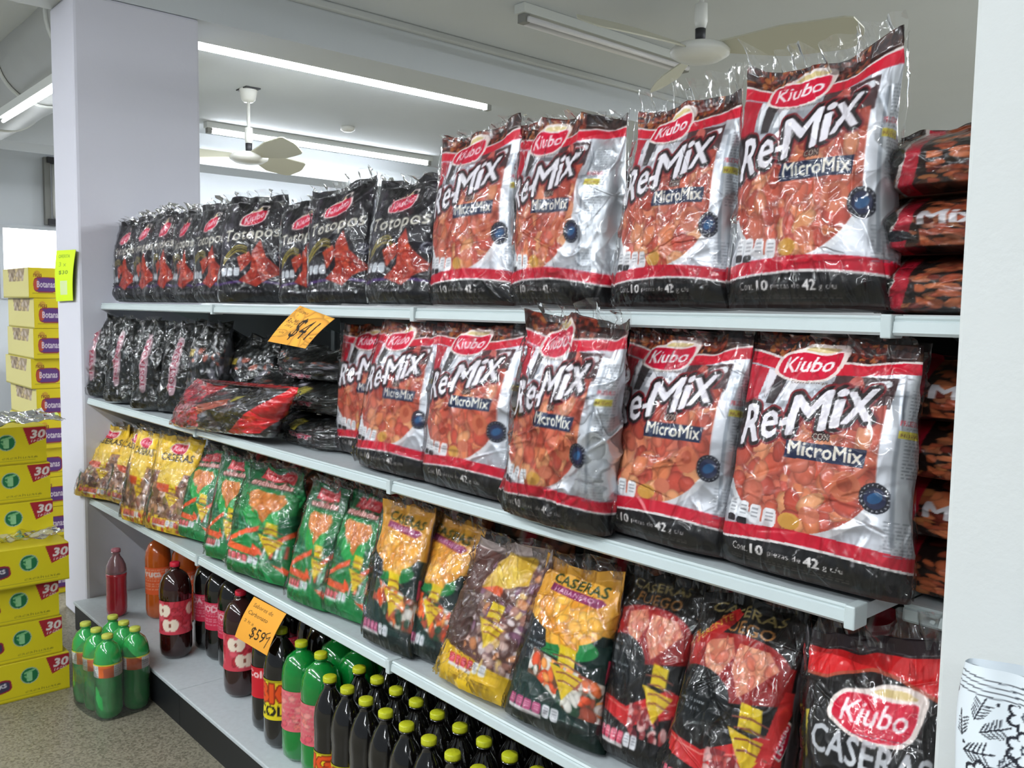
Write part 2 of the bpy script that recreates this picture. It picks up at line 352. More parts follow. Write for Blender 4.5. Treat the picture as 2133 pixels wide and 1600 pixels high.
def d_tot(var=0):
    c = Canvas(bg='17121a'); X = c.X
    for k in range(5): c.poly([(.05+.2*k, .98), (.2+.2*k, .98), (.1+.22*k, .70)], ['2b2230', '0f0c10'][k % 2])
    c.rect(0, .16, .3, .75, '3a3640', .5); c.rect(1.02, 1.3, .05, .8, '5f6068', .8); c.rect(1.08, 1.2, .25, .7, '9c9ea8', .8)
    smallprint(c, 1.05, 1.26, .3, .7, 22, '2c2a30', 4)
    c.band(.0, lambda x: .15+.03*np.sin(x*3), '0f0d12'); c.band(lambda x: .15+.03*np.sin(x*3), lambda x: .175+.03*np.sin(x*3), '4a2a6a')
    c.poly([(.35, .20), (.52, .30), (.55, .47), (.66, .58), (.75, .42), (1.0, .27), (.80, .22), (.62, .14)], 'b03522')
    c.poly([(.38, .28), (.30, .42), (.50, .47), (.56, .40)], 'b8452a'); c.poly([(.60, .2), (.70, .48), (.78, .38), (.95, .28)], '8f2418')
    c.blobs((c.Y > .2) & (c.Y < .5) & (X > .35) & (X < .9) & (c.a[..., 0] > .5), 60, .05, ['b83c26', 'a8301e', 'c44a2e', '982616'], 4)
    for k in range(6):
        t = np.linspace(0, 1, 12); c.line([(.04+.42*a, .40+.13*math.sin(a*2.2)-.012*k) for a in t], .012, ['c9b33e', '5c5a20', 'b8a23a', '2f2c18', 'cbb547', '8a7a2a'][k])
    c.text('Totopos', .03, .535, .21, 'e2ddcc', w=.90, rot=.06, shear=.08, off=.010, out=[(.016, '141014')])
    badges(c, .09, .28, 3, .048, .06, .014, ['d9dde2'], '777c84'); 
    c.text('10 piezas de 45 g c/u', .28, .085, .045, 'cfcad0', w=.42)
    c.ell(.93, .42, .075, .075, '1e1d2a'); c.ell(.93, .42, .06, .06, 'a8a8b4'); c.ell(.93, .42, .05, .05, '1e1d2a'); c.line([(.9, .42), (.925, .405), (.97, .44)], .014, 'd8d8de')
    c.rect(0, 1.3, .93, 1.01, '120f12'); c.logo(.48, .80, .44, .30)
    c.blobs((c.Y > .86), 80, .04, ['1a161a', '0c0a0c', '332a34', '0f0d10'], 6)
    return c
def arrow(c, x, y, s):
    c.poly([(x-.09*s, y+.10*s), (x+.10*s, y+.09*s), (x+.10*s, y-.02*s), (x-.09*s, y-.01*s)], 'dcc01e')
    c.poly([(x-.18*s, y-.02*s), (x+.20*s, y-.05*s), (x+.02*s, y-.20*s)], 'd9b92a')
    for k in range(4):
        yy = y+.03*s-.045*s*k; c.line([(x-.15*s+.03*k, yy), (x+.02*s, yy+.012*s), (x+.17*s, yy-.01*s)], .013*s, '8a4a3c')
    c.text('MEJOR', x-.07*s, y+.03*s, .03*s, '8a5a1e', w=.14*s)
def rednut(c, x, y, n=4, col='d23a52', s=1, white=2):
    badges(c, x, y, n, .045*s, .048*s, .008*s, [col], 'f0c8d0'); c.rect(x-.045*s, x-.045*s+n*.098*s, y-.052*s, y-.03*s, 'd8d4d4')
    badges(c, x+n*.098*s, y, white, .042*s, .055*s, .01*s, ['dfe0e4'], '6c7078')
def d_cas(var=0):      # yellow ready-made bags
    c = Canvas(bg='e2b92a'); X = c.X
    body = (c.Y < .60) & (((X-.5)/.28)**2+((c.Y-.62)/.22)**2 > 1)
    c.fill(body, '8c6a54', .3); c.blobs(body, 200, .06, ['a87c5c', '6c4438', 'c9b4a8', '8a5a4a', 'b89068', '5c4a44', 'd0b0a0', '7a6a3a'], 8+var)
    t = (((X-.48)/.27)**4+((c.Y-.66)/.27)**4 < 1); c.fill(t, 'e3c24a'); c.fill(t & (c.Y < .47), 'c8502c'); c.blobs(t & (c.Y > .47), 50, .05, ['e2c04a', 'e8cc60', 'd8b23c'], 4)
    c.rect(0, 1.3, .66, .94, 'e4bc24'); c.fill(t & (c.Y > .6), 'e6c448')
    c.logo(.5, .87, .40, 0); c.text('CASERAS', .12, .72, .12, '2a2418', w=.76, rot=.02, off=.02)
    c.rect(0, 1.3, 0, .13, 'd4ae28'); c.blobs((c.Y < .15), 40, .05, ['c49a2a', '8a6a2c', 'b0402c', 'dcc040'], 3); rednut(c, .3, .09, 4, 'b8483c', .9)
    arrow(c, .62, .40, .8); c.rect(1.08, 1.3, 0, .7, '9a8a7c', .6); c.rect(0, 1.3, .94, 1.01, 'caa62c')
    c.poly([(.02, .1), (.08, .1), (.12, .45), (.04, .45)], '2c4a2e')
    return c
def d_green(var=0):
    c = Canvas(bg='1b7c3e'); X = c.X
    c.rect(0, 1.3, .78, 1.01, '175c34'); c.poly([(0, .55), (.5, .45), (1.05, .62), (1.05, .42), (0, .35)], '12603a')
    c.ell(.55, .54, .26, .2, '24a04c')
    c.poly([(.2, .72), (.3, .76), (.5, .75), (.62, .74), (.78, .76), (.86, .70), (.8, .62), (.66, .56), (.58, .47), (.5, .56), (.3, .62)], 'cf7f3a')
    c.blobs(pip([(.2, .72), (.3, .76), (.5, .75), (.78, .76), (.86, .70), (.66, .56), (.58, .47), (.3, .62)], X, c.Y), 40, .05, ['d0803c', 'd98c46', 'c2702f'], 5)
    c.poly([(.3, .96), (.8, .97), (.85, .87), (.25, .86)], 'c4343c'); c.text('Kiubo', .34, .885, .09, 'e8a8a8', w=.42, shear=.2, off=.03)
    c.text('enchiladas', .14, .80, .07, 'f0c8c0', w=.72, rot=.02, off=.02, out=[(.014, '7a3430')])
    c.text('Cont. 10 piezas', .06, .42, .035, 'd4e6dc', w=.30); c.text('de 40 g c/u', .10, .385, .035, 'd4e6dc', w=.24)
    for a, b in (((.0, .24), (.55, .40)), ((.5, .24), (1.05, .06)), ((.55, .18), (1.05, .44))): 
        dx = .05; c.poly([(a[0], a[1]), (b[0], b[1]), (b[0], b[1]+dx), (a[0], a[1]+dx)], 'e8582c')
    c.poly([(.55, .18), (.55, .24), (.0, .26), (.0, .20)], 'e05a2c')
    c.poly([(.60, .26), (.95, .34), (.9, .14), (.7, .16)], '2e6a44'); 
    for k in range(6): c.poly([(.62+.06*k, .17+.01*k), (.66+.06*k, .17+.01*k), (.72+.05*k, .33), (.69+.05*k, .33)], ['c9cfd0', '3a8a58', 'd25a48'][k % 3], .4)
    arrow(c, .72, .40, .95); rednut(c, .10, .145, 4, 'c9444c', .95)
    c.rect(0, 1.3, 0, .08, '178040'); c.rect(1.06, 1.3, .12, .95, '7c6f72', .6); c.poly([(1.0, .3), (1.3, .6), (1.3, .5), (1.05, .25)], 'cc3a44')
    return c
def d_hab(var=0):
    c = Canvas(bg='0e2420'); X = c.X
    c.rect(0, 1.3, .62, 1.01, 'd59a34'); c.ell(.5, .52, .42, .14, '1c7a3c')
    mk = (((X-.48)/.46)**2+((c.Y-.66)/.15)**2 < 1) | (((X-.36)/.3)**2+((c.Y-.58)/.09)**2 < 1) | (((X-.62)/.12)**2+((c.Y-.52)/.06)**2 < 1)
    c.fill(mk, 'dc9c2a'); c.blobs(mk, 70, .10, ['e0a434', 'd8962a', 'e6ae44', 'd08a26'], 6+var)
    c.poly([(0, .62), (0, .30), (.35, .47), (.3, .56)], '141c22')
    c.text('Cont. 10 piezas', .05, .46, .035, 'c8d4d8', w=.27); c.text('de 40 g c/u', .07, .425, .035, 'c8d4d8', w=.22)
    c.rect(0, 1.3, 0, .16, '10201c'); mk2 = (X > .2) & (X < 1.02) & (c.Y > .15) & (c.Y < .37-.1*(X-.9))
    c.fill(mk2, '6c4a34'); c.blobs(mk2, 110, .07, ['e0703a', 'd8522c', 'c9c4b8', '2c4a34', 'e89a50', 'a04a34', 'dcd8d0'], 9+var)
    c.poly([(0, .30), (.3, .28), (.9, .1), (.0, .1)], '12302a')
    arrow(c, .62, .41, 1.0); rednut(c, .10, .115, 4, 'b04a74', 1.0)
    c.text('CASERAS', .14, .86, .10, '243a1c', w=.72, rot=-.06, off=.02); c.poly([(.16, .80), (.80, .765), (.88, .80), (.82, .82), (.16, .85)], '8a2c5c')
    c.text('HABANERO', .22, .80, .045, 'ecd0d8', w=.52, rot=-.04, off=.02); c.rect(1.05, 1.3, .1, .9, '6c6468', .6); smallprint(c, 1.07, 1.26, .2, .8, 24, '2c2a30', 4)
    c.poly([(1.0, .5), (1.06, .5), (1.06, .4), (1.0, .36)], 'b8344c')
    return c
def d_brown(var=0):
    c = Canvas(bg='5a3a34'); X = c.X; mk = (c.Y < .85)
    c.blobs((c.Y < .9) & (X > .3), 260, .06, ['8a6a60', 'b89a90', '6a4444', 'c9a86a', '9a6a5c', 'd0c0c0', '7a5468', 'b87a50'], 12)
    c.rect(0, .34, .24, .62, '4a302a'); c.band(0, lambda x: .25-.08*x, 'dcb41e'); rednut(c, .20, .165, 4, 'd43a4c', 1.0); smallprint(c, .2, .8, .05, .08, 2, '8a6a2a')
    c.text('Cont. 10 piezas', .06, .58, .035, 'b8a8a0', w=.25); arrow(c, .60, .50, 1.0); c.poly([(.3, .66), (.85, .76), (.75, .98), (.4, .92)], 'cfa83a'); c.poly([(.3, .66), (.6, .64), (.55, .72)], 'dc5a30')
    c.ell(.55, .78, .2, .12, 'd8b648'); c.rect(0, 1.3, .93, 1.01, 'b0a09c', .5); c.rect(1.0, 1.08, .5, .75, 'b8344c'); c.rect(1.1, 1.3, .1, .9, '5a463c', .3)
    return c
def d_fuego(var=0):
    c = Canvas(bg='12100f'); X = c.X
    mk = (((X-.5)/.52)**2+((c.Y-.68)/.14)**2 < 1); c.fill(mk, '9c1c1c'); c.poly([(0, .78), (1.05, .72), (1.05, .56), (.5, .5)], '8c1818')
    c.poly([(.2, .76), (.42, .80), (.5, .72), (.42, .62), (.3, .60), (.22, .68)], 'cc7a60'); c.poly([(.5, .78), (.80, .77), (.92, .70), (.75, .60), (.62, .54), (.5, .66)], 'd08468')
    c.blobs(((X > .2) & (X < .9) & (c.Y > .57) & (c.Y < .79) & (c.a[..., 0] > .7)), 40, .06, ['d48a6c', 'c8705a', 'd89878'], 3)
    c.ell(.22, .50, .34, .2, '0e1214'); c.text('Cont. 10 piezas', .08, .46, .035, 'c8ccd0', w=.28); c.text('de 40 g c/u', .10, .425, .035, 'c8ccd0', w=.22)
    c.poly([(0, .30), (.4, .27), (.9, .42), (1.05, .40), (1.05, .30), (.45, .17), (0, .22)], 'c8282a'); c.line([(0, .28), (.4, .25), (1, .36)], .012, 'dc7a70')
    mk2 = (X > .45) & (c.Y > .14) & (c.Y < .3); c.blobs(mk2, 60, .05, ['b04a44', '8c3034', 'd0a09c', '5c2028'], 4)
    arrow(c, .76, .43, 1.0); rednut(c, .10, .11, 4, 'd24a64', 1.0); c.rect(0, 1.3, 0, .055, '14100f')
    c.text('CASERAS', .12, .90, .075, '8c7c4c', w=.72, off=.02); c.text('FUEGO', .24, .83, .085, 'a8743c', w=.55, rot=-.03, off=.03)
    if var:
        c.poly([(.0, .70), (.1, .66), (.45, .92), (.35, .95)], 'b02020'); c.text('DIFERENTE', .03, .70, .05, 'd8b43c', w=.42, rot=.72, off=.02)
        c.logo(1.02, .42, .26, 1.45); c.poly([(.85, .30), (.97, .34), (1.12, .62), (1.0, .62)], 'c82a2a')
    c.rect(1.08, 1.3, .05, .95, '8c888c', .7)
    return c
def d_last():
    c = Canvas(bg='100e0e'); X = c.X
    c.rect(0, 1.3, .90, 1.01, '2c2024'); c.band(lambda x: .82+.05*np.sin(np.clip(x-.25, 0, 1)*5), .93, 'cf1a1e'); c.band(lambda x: .805+.05*np.sin(np.clip(x-.25, 0, 1)*5), lambda x: .82+.05*np.sin(np.clip(x-.25, 0, 1)*5), 'a84a34')
    c.logo(.63, .70, .62, -.04); c.text('CASERAS', .18, .51, .17, 'c4c6ca', w=.85, rot=-.10, off=.03); c.text('Donde se es mejor', .48, .605, .02, '8c8c90', w=.4)
    c.poly([(0, .64), (.13, .66), (.1, .5), (0, .48)], 'b8a838'); c.blobs((X < .14) & (c.Y < .62) & (c.Y > .46), 30, .03, ['c8b83c', '2a2618', '6a6428'], 3)
    c.ell(.5, .28, .4, .2, '9c1c1c'); c.blobs(((X-.5)/.35)**2+((c.Y-.28)/.12)**2 < 1, 40, .08, ['d48a6c', 'c8705a'], 4)
    return c
def d_dark(var=0):
    c = Canvas(bg='111312'); R = random.Random(var)
    c.blobs(c.Y > -1, 150, .06, ['0b0c0c', '1c201f', '2c2f30', '151615', '3c4042'], 20+var)
    if var % 3 == 0:
        c.rrect(.5, .52, .12, .5, 'a88a92', 0, n=3); c.text('TOSTADAS', .55, .26, .14, '8c2038', w=.8, rot=1.57, off=.03, out=[(.015, 'd8c8cc')])
    elif var % 3 == 1:
        c.text('TOST', .25, .25, .16, 'a8354c', w=.55, off=.04, out=[(.02, 'd8c8cc')]); c.poly([(.3, .5), (.6, .45), (.65, .7), (.5, .75)], 'b0a440'); c.blobs((c.Y > .55) & (c.X < .5), 20, .06, ['8c8c96', '5c5c66', 'a8a4ae'], 3)
    else:
        c.blobs((c.Y > .3) & (c.Y < .7), 36, .08, ['6c6a72', '8c8890', '3c3a40', '9c5a4c', '4a4a50'], 9); c.rect(.1, .3, .6, .68, 'b09a3a')
        c.text('TOST', .35, .1, .12, 'a8354c', w=.45, off=.04, out=[(.02, 'd8c8cc')])
    c.rect(1.08, 1.3, 0, 1, '4c4e52', .6)
    return c
def d_redend():
    c = Canvas(1.3, .6, 420, '1d1a1b'); X = c.X
    c.blobs(c.Y > -1, 160, .05, ['2c2826', '4a4a4c', '141212', '7a7a80', '3a2a28', '5c5c62'], 3)
    c.fill(X < .30, 'a02434'); c.blobs(X < .34, 90, .04, ['b8283c', '7a2430', '9c6468', 'c8283a', '5c2028', '9a7c7c'], 5)
    c.poly([(.28, .5), (.36, .5), (.46, .1), (.36, .08)], 'c4202c'); c.poly([(.34, .55), (.40, .35), (.62, .62), (.60, .74)], 'b8604c'); c.poly([(.2, .9), (.45, 1.), (.36, .75)], 'b01c28'); c.text('TOSTA', .04, .3, .1, 'd8a8ac', w=.28, rot=.2, off=.03, op=.7)
    c.poly([(.72, 0), (.98, .1), (1.2, 1), (.98, 1), (.88, .6)], 'd0161e'); c.poly([(.60, .78), (.68, .82), (.64, .66)], 'b0a440')
    return c
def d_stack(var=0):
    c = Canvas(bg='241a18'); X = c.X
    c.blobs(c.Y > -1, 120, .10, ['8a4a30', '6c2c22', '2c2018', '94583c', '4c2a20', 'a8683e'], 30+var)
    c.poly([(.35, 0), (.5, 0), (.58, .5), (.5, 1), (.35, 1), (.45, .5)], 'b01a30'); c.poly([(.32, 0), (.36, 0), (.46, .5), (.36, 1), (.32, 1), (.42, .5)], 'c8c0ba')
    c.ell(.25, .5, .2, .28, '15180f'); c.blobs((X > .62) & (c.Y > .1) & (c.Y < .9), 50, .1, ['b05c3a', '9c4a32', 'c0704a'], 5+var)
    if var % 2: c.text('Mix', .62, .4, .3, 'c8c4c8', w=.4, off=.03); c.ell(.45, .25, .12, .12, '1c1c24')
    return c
# ------------------------------------------------------------------ bags
M_PRINT = print_mat('printed_film', .42, .35, .06, .14, 34)
M_PRINT2 = print_mat('printed_film_crumpled', .35, 1., .06, .5, 38)
M_PAPER = print_mat('printed_card', .55, .15, .3)
M_FILM = film_mat('clear_film', .8, .004, .07, .2, 30)
M_FLAP = film_mat('clear_film_flap', 3.0, .05, .1, .5, 60)
DES = {}
def design(k):
    if k not in DES:
        n, v = k
        DES[k] = {'mix': d_mix, 'tot': d_tot, 'cas': d_cas, 'green': d_green, 'hab': d_hab, 'brown': d_brown, 'fuego': d_fuego, 'dark': d_dark, 'stack': d_stack}[n](v) if n not in ('last', 'redend') else (d_last() if n == 'last' else d_redend())
    return DES[k]
def surf(U, V, Lb, Rb, Rt, Lt, T, seed, sag=0., amp=1., infl=0., crease=1., nx=2.7, tmax=None, ncrease=26, fat=0., pinch=0., back=None):
    ncrease = int(ncrease*1.9)
    """closed pillow surface; U runs round the bag (1 = its width), V from base to seal"""
    W0 = np.linalg.norm(Rb-Lb); Hh = np.linalg.norm((Lt+Rt)/2-(Lb+Rb)/2); beta = T/W0
    ph = np.linspace(np.pi, 3*np.pi, 720); cx = np.cos(ph); sy = np.sin(ph)
    ex = np.sign(cx)*abs(cx)**(2/nx); ey = np.sign(sy)*abs(sy)**(2/nx)*beta
    s = np.concatenate([[0], np.cumsum(np.hypot(np.diff(ex), np.diff(ey)))])/2   # in bag widths
    X = np.interp(U, s, ex); Yn = np.interp(U, s, np.sign(sy)*abs(sy)**(2/nx))
    Vc = np.clip(V, 0, 1)
    b = np.where(Vc < .10, .62+.38*np.sin(np.pi/2*Vc/.10), 1.0)
    tp = np.clip((Vc-.50)/.44, 0, 1); b = b*(1-tp**1.6)*.96+.04
    b = b*(1+fat*np.sin(np.pi*Vc))
    a = 1-.05*np.sin(np.pi*np.clip((Vc-.1)/.8, 0, 1))*(1-fat)-pinch*np.clip((Vc-.7)/.2, 0, 1)*(1-np.clip((Vc-.9)/.1, 0, 1)*.5)
    e = (Lb*(1-V[..., None])+Lt*V[..., None]); g = (Rb*(1-V[..., None])+Rt*V[..., None]); cc = (e+g)/2; hw = (g-e)/2
    xa = Rb-Lb; xa = xa/np.linalg.norm(xa); up = (Lt+Rt)/2-(Lb+Rb)/2; up = up/np.linalg.norm(up)
    n = np.cross(up, xa); n = n/np.linalg.norm(n); n = -n if np.dot(n, (back if back is not None else [0, 1, 0])) < 0 else n   # points to the back
    depth = Yn*b*T/2
    P = cc+hw*(X*a)[..., None]+n*depth[..., None]
    if infl: P = P+n*(Yn*infl)[..., None]+xa*(X*infl)[..., None]
    # top line dips in the middle, flutters
    P = P-up*(sag*(1-X**2)*Vc**4)[..., None]
    k = np.random.RandomState(seed)
    fl = np.clip((Vc-.8)/.2, 0, 1)
    P = P+n*(fl*.009*amp*np.sin(X*k.uniform(5, 9)+k.uniform(0, 6)))[..., None]+up*(fl*.006*amp*(vnoise(X*4+7, V*0, seed+1)-.5)*2)[..., None]
    # creases
    D = np.zeros_like(V)
    D += .0075*amp*(vnoise(U*3.1, V*3.9, seed+2)-.5); D += .0050*amp*(vnoise(U*6.3, V*8, seed+3)-.5)
    r1 = 1-abs(2*vnoise(U*5+V*2, V*5-U*2, seed+4)-1); D += .0032*amp*(r1**4)
    r2 = 1-abs(2*vnoise(U*11-V*5, V*9+U*4, seed+5)-1); D += .0016*amp*(r2**3)
    for _ in range(ncrease):
        px, py = k.uniform(0, 1.25), k.uniform(0, 1)
        q = k.rand()
        if q < .35: ang = k.normal(math.pi/2, .35); py = k.uniform(.7, 1); L = k.uniform(.08, .25)
        elif q < .6: ang = k.normal(math.pi/2, .3); py = k.uniform(0, .2); L = k.uniform(.06, .2)
        else: ang = k.uniform(0, math.pi); L = k.uniform(.08, .3)
        dx = (U-px); dy = (V-py)*1.5; t = dx*math.cos(ang)+dy*math.sin(ang); dd = -dx*math.sin(ang)+dy*math.cos(ang)+.15*t*t
        D += amp*crease*k.uniform(-.0022, .0034)*np.exp(-(dd/k.uniform(.006, .014))**2)*np.exp(-(t/L)**2)
    nn = n*np.sign(Yn+1e-9)[..., None]*(abs(Yn)**1.0)[..., None]+xa*X[..., None]*(1-abs(Yn))[..., None]
    P = P+nn*(D*(1-.3*fl))[..., None]
    return P
def place(px, Z, Yc, yaw, lean):
    """four photo-measured corners BL, BR, TR, TL -> points on the bag's own mid plane, base on the shelf at height Z"""
    BL, BR, TR, TL = px
    bc = aty((BL[0]+BR[0])/2, (BL[1]+BR[1])/2, Yc)
    nrm = np.array([math.sin(yaw), -math.cos(yaw), 0.]); p0 = np.array([bc[0], bc[1], Z])
    # lean: plane tilts back
    hgt = .33; nl = nrm*math.cos(math.atan(lean/hgt))+np.array([0, 0, 1])*math.sin(math.atan(lean/hgt))
    def hit(q): d = ray(*q); t = np.dot(p0-CAM, nl)/np.dot(d, nl); return CAM+d*t
    a, b, c, d = hit(BL), hit(BR), hit(TR), hit(TL)
    return a, b, c, d
BAGLOG = []
def bag(name, dk, px, Z, Yc, T=.085, yaw=0, lean=.03, sag=.01, seed=1, res=.62, label='', cat='snack bag', group=None, film=.035, body=M_PRINT, amp=1., free=False, fat=0., wrap=True, pinch=0., u0=.13, us=None):
    a, b, c, d = place(px, Z, Yc, math.radians(yaw), lean)
    if not free:
        a = a+(c*0); zz = Z+.006
        for q in (a, b): q[2] = zz
    W0 = np.linalg.norm(b-a); H0 = np.linalg.norm((c+d)/2-(a+b)/2); BAGLOG.append((dk, round(W0, 3), round(H0, 3)))
    wpx = max(abs(px[1][0]-px[0][0]), abs(px[2][0]-px[3][0]), 30); hpx = max(abs(px[0][1]-px[3][1]), 30)
    nf = int(np.clip(wpx*res, 46, 250)); nv = int(np.clip(hpx*res, 60, 330))
    per = 2+1.25*T/W0 if False else None
    beta = T/W0; ph = np.linspace(np.pi, 3*np.pi, 720); ex = np.sign(np.cos(ph))*abs(np.cos(ph))**(2/2.7); ey = np.sign(np.sin(ph))*abs(np.sin(ph))**(2/2.7)*beta
    tot = np.sum(np.hypot(np.diff(ex), np.diff(ey)))/2
    uu_ = np.concatenate([np.linspace(0, 1.25*tot/2.3, nf, endpoint=False), np.linspace(1.25*tot/2.3, tot, 26, endpoint=False)])
    us = us or (.88 if dk[0] == 'mix' else 1.)
    U, V = np.meshgrid(uu_, np.linspace(0, 1, nv))
    root_loc = (a+b)/2
    root = empty(name, root_loc)
    tag(root, label, cat, group)
    P = surf(U, V, a, b, c, d, T, seed, sag, amp, fat=fat, pinch=pinch)
    cv = design(dk); down = max(1, int(cv.S/ (nf/1.1)+.3))
    ink = cv.get(np.clip((U-u0)/us, 0, 9), V, down)
    grid_obj('printed_bag', P, body, root, ink=ink, wrap=True, cap=True, origin=root_loc)
    if wrap:
        n2 = int(np.clip(nf*1.0, 30, 250)); m2 = int(np.clip(nv*.95, 40, 320)); top = 1+film/H0
        U2, V2 = np.meshgrid(np.linspace(-.0, 1.22*tot/2.3, n2), np.linspace(.01, 1.0, m2))
        P2 = surf(U2, V2, a, b, c, d, T, seed+50, sag, amp*1.0, infl=.005, crease=2.4, ncrease=50, fat=fat, pinch=pinch)
        cw = grid_obj('clear_wrap', P2, M_FILM, root, origin=root_loc)
        if film:
            k = np.random.RandomState(seed+9); n3 = max(40, n2)
            s = np.linspace(-1, 1, n3); tt = np.linspace(0, 1, 16)
            S3, T3 = np.meshgrid(s, tt)
            e = d+(c-d)*((S3+1)/2)[..., None]; up = (c+d)/2-(a+b)/2; up /= np.linalg.norm(up); xa = (c-d)/np.linalg.norm(c-d); nb = np.cross(xa, up)
            hgt = film*(.55+.75*vnoise(S3*3+5, T3*0+2, seed+6))
            P3 = e*1-up*(sag*(1-S3**2))[..., None]+up*(T3*hgt-.012)[..., None]+nb*((T3*.012)*np.sin(S3*17+seed)+.010*T3*(vnoise(S3*9, T3*4, seed)-.5)*2+.004*np.sin(S3*41+T3*3)+T3**2*.01)[..., None]+xa*(.008*T3*np.sin(S3*11+seed*2))[..., None]
            grid_obj('film_flap', P3, M_FLAP, cw, origin=root_loc)
    return root
# ------------------------------------------------------------------ the room
CEIL = CAMZ+1.41
M_CEIL = mat('ceiling_paint', 'c8cdd1', .8, noise=.04, nscale=2, bump=.05, bscale=30)
M_WALL = mat('white_wall_paint', 'd6dade', .7, noise=.03, nscale=1.5, bump=.05, bscale=40)
M_PIL = mat('pillar_paint', 'd3d3de', .6, noise=.03, nscale=3, bump=.05, bscale=50)
M_PILR = mat('pillar_paint_near', 'd3d7d6', .6, noise=.03, nscale=4, bump=.08, bscale=60)
def floor_mat():
    M = mat('terrazzo_floor', 'a89a84', .35, bump=0); nt = M.node_tree; b = nt.nodes['Principled BSDF']
    tc = nt.nodes.new('ShaderNodeTexCoord'); v = nt.nodes.new('ShaderNodeTexVoronoi'); v.inputs['Scale'].default_value = 170
    n = nt.nodes.new('ShaderNodeTexNoise'); n.inputs['Scale'].default_value = 240; n.inputs['Detail'].default_value = 5
    cr = nt.nodes.new('ShaderNodeValToRGB'); e = cr.color_ramp; e.elements[0].position = .25; e.elements[0].color = (.085, .077, .055, 1); e.elements[1].position = .75; e.elements[1].color = (.24, .22, .165, 1)
    mx = nt.nodes.new('ShaderNodeMath'); mx.operation = 'MULTIPLY_ADD'; mx.inputs[1].default_value = .5; mx.inputs[2].default_value = .12
    ad = nt.nodes.new('ShaderNodeMath'); ad.operation = 'ADD'
    sp = nt.nodes.new('ShaderNodeSeparateColor')
    nt.links.new(tc.outputs['Object'], v.inputs['Vector']); nt.links.new(tc.outputs['Object'], n.inputs['Vector'])
    nt.links.new(v.outputs['Color'], sp.inputs[0]); nt.links.new(sp.outputs[0], mx.inputs[0]); 
    m2 = nt.nodes.new('ShaderNodeMath'); m2.operation = 'MULTIPLY'; m2.inputs[1].default_value = .45
    nt.links.new(n.outputs['Fac'], m2.inputs[0]); nt.links.new(mx.outputs[0], ad.inputs[0]); nt.links.new(m2.outputs[0], ad.inputs[1])
    nt.links.new(ad.outputs[0], cr.inputs[0]); nt.links.new(cr.outputs[0], b.inputs['Base Color'])
    return M
XW, YW = -9.0, 10.5
struct(box('floor', XW-.2, 4, -4, YW+.2, -.1, 0, floor_mat()))
struct(box('ceiling', XW-.2, 4, -4, YW+.2, CEIL, CEIL+.1, M_CEIL))
struct(box('wall_left', XW-.2, XW, -4, YW, 0, CEIL, M_WALL))
struct(box('wall_back', XW, 4, YW, YW+.2, 0, CEIL, M_WALL))
XP = -3.78
struct(box('trim_1', XP-.31, XP, -4, YW, CAMZ+1.2, CEIL, M_CEIL)).name = 'trim_1'
struct(box('trim_2', -7.75, -7.3, -4, YW, CAMZ+1.158, CEIL, M_CEIL))
M_COVE = mat('cove_paint', 'c4c7c6', .7)
struct(box('trim_3', XP, XP+.035, 1.6, YW, CEIL-.035, CEIL, M_COVE, bev=.008))
far_pillar = struct(box('trim_4', XP-.31, XP, 1.07, 1.57, 0, CAMZ+1.2, M_PIL, bev=.012))
near_x = -.398
near_pillar = struct(box('trim_5', near_x, near_x+1.2, 1.0, 1.9, 0, CEIL, M_PILR, bev=.006))
# window on the left wall
wl = atx(5, 474, XW+.02); wr = atx(125, 480, XW+.02)
M_WIN = mat('bright_window_glass', 'ffffff', .3, emit='f4faff', es=3.0)
M_FRAME = mat('window_frame_metal', 'c8ccd0', .4)
wroot = empty('window_1', (XW, (wl[1]+wr[1])/2, wl[2]-.6)); struct(wroot)
box('pane', 0, .012, -(wr[1]-wl[1])/2, (wr[1]-wl[1])/2, 0, .6, M_WIN, wroot)
for zz in (-.03, .6): box('window_frame', 0, .03, -(wr[1]-wl[1])/2-.03, (wr[1]-wl[1])/2+.03, zz, zz+.03, M_FRAME, wroot)
for yy in (-(wr[1]-wl[1])/2-.03, (wr[1]-wl[1])/2): box('window_frame', 0, .03, yy, yy+.03, 0, .6, M_FRAME, wroot)
# ------------------------------------------------------------------ lamps
M_TUBE = mat('lit_fluorescent_tube', 'ffffff', .4, emit='f2f8ff', es=40)
M_OFF = mat('unlit_fluorescent_tube', 'e6e4e6', .3)
M_FIX = mat('lamp_housing_enamel', 'cfd2ce', .45)
M_END = mat('lamp_socket_plastic', '8b8b86', .6)
TL = ['fluorescent tube lamp on the far ceiling behind the white ceiling fan', 'bright fluorescent tube lamp close behind the long ceiling beam', 'short fluorescent batten lamp beside the large ceiling fan hub',
      'fluorescent lamp over the near end of the snack aisle', 'fluorescent lamp over the far end of the snack aisle', 'fluorescent lamp in the middle of the room behind the camera', 'fluorescent lamp toward the yellow boxes behind the camera',
      'fluorescent lamp at the right end of the room behind the camera', 'added unseen fluorescent lamp above the hall behind the shelves', 'added unseen fluorescent lamp behind the near white pillar', 'added unseen fluorescent lamp past the far pillar on the aisle side', 'added fill lamp hidden behind the furthest ceiling beam', 'added unseen fluorescent lamp at the back of the hall near the rear wall']  # hall lamp and all after it are added out of view as fill
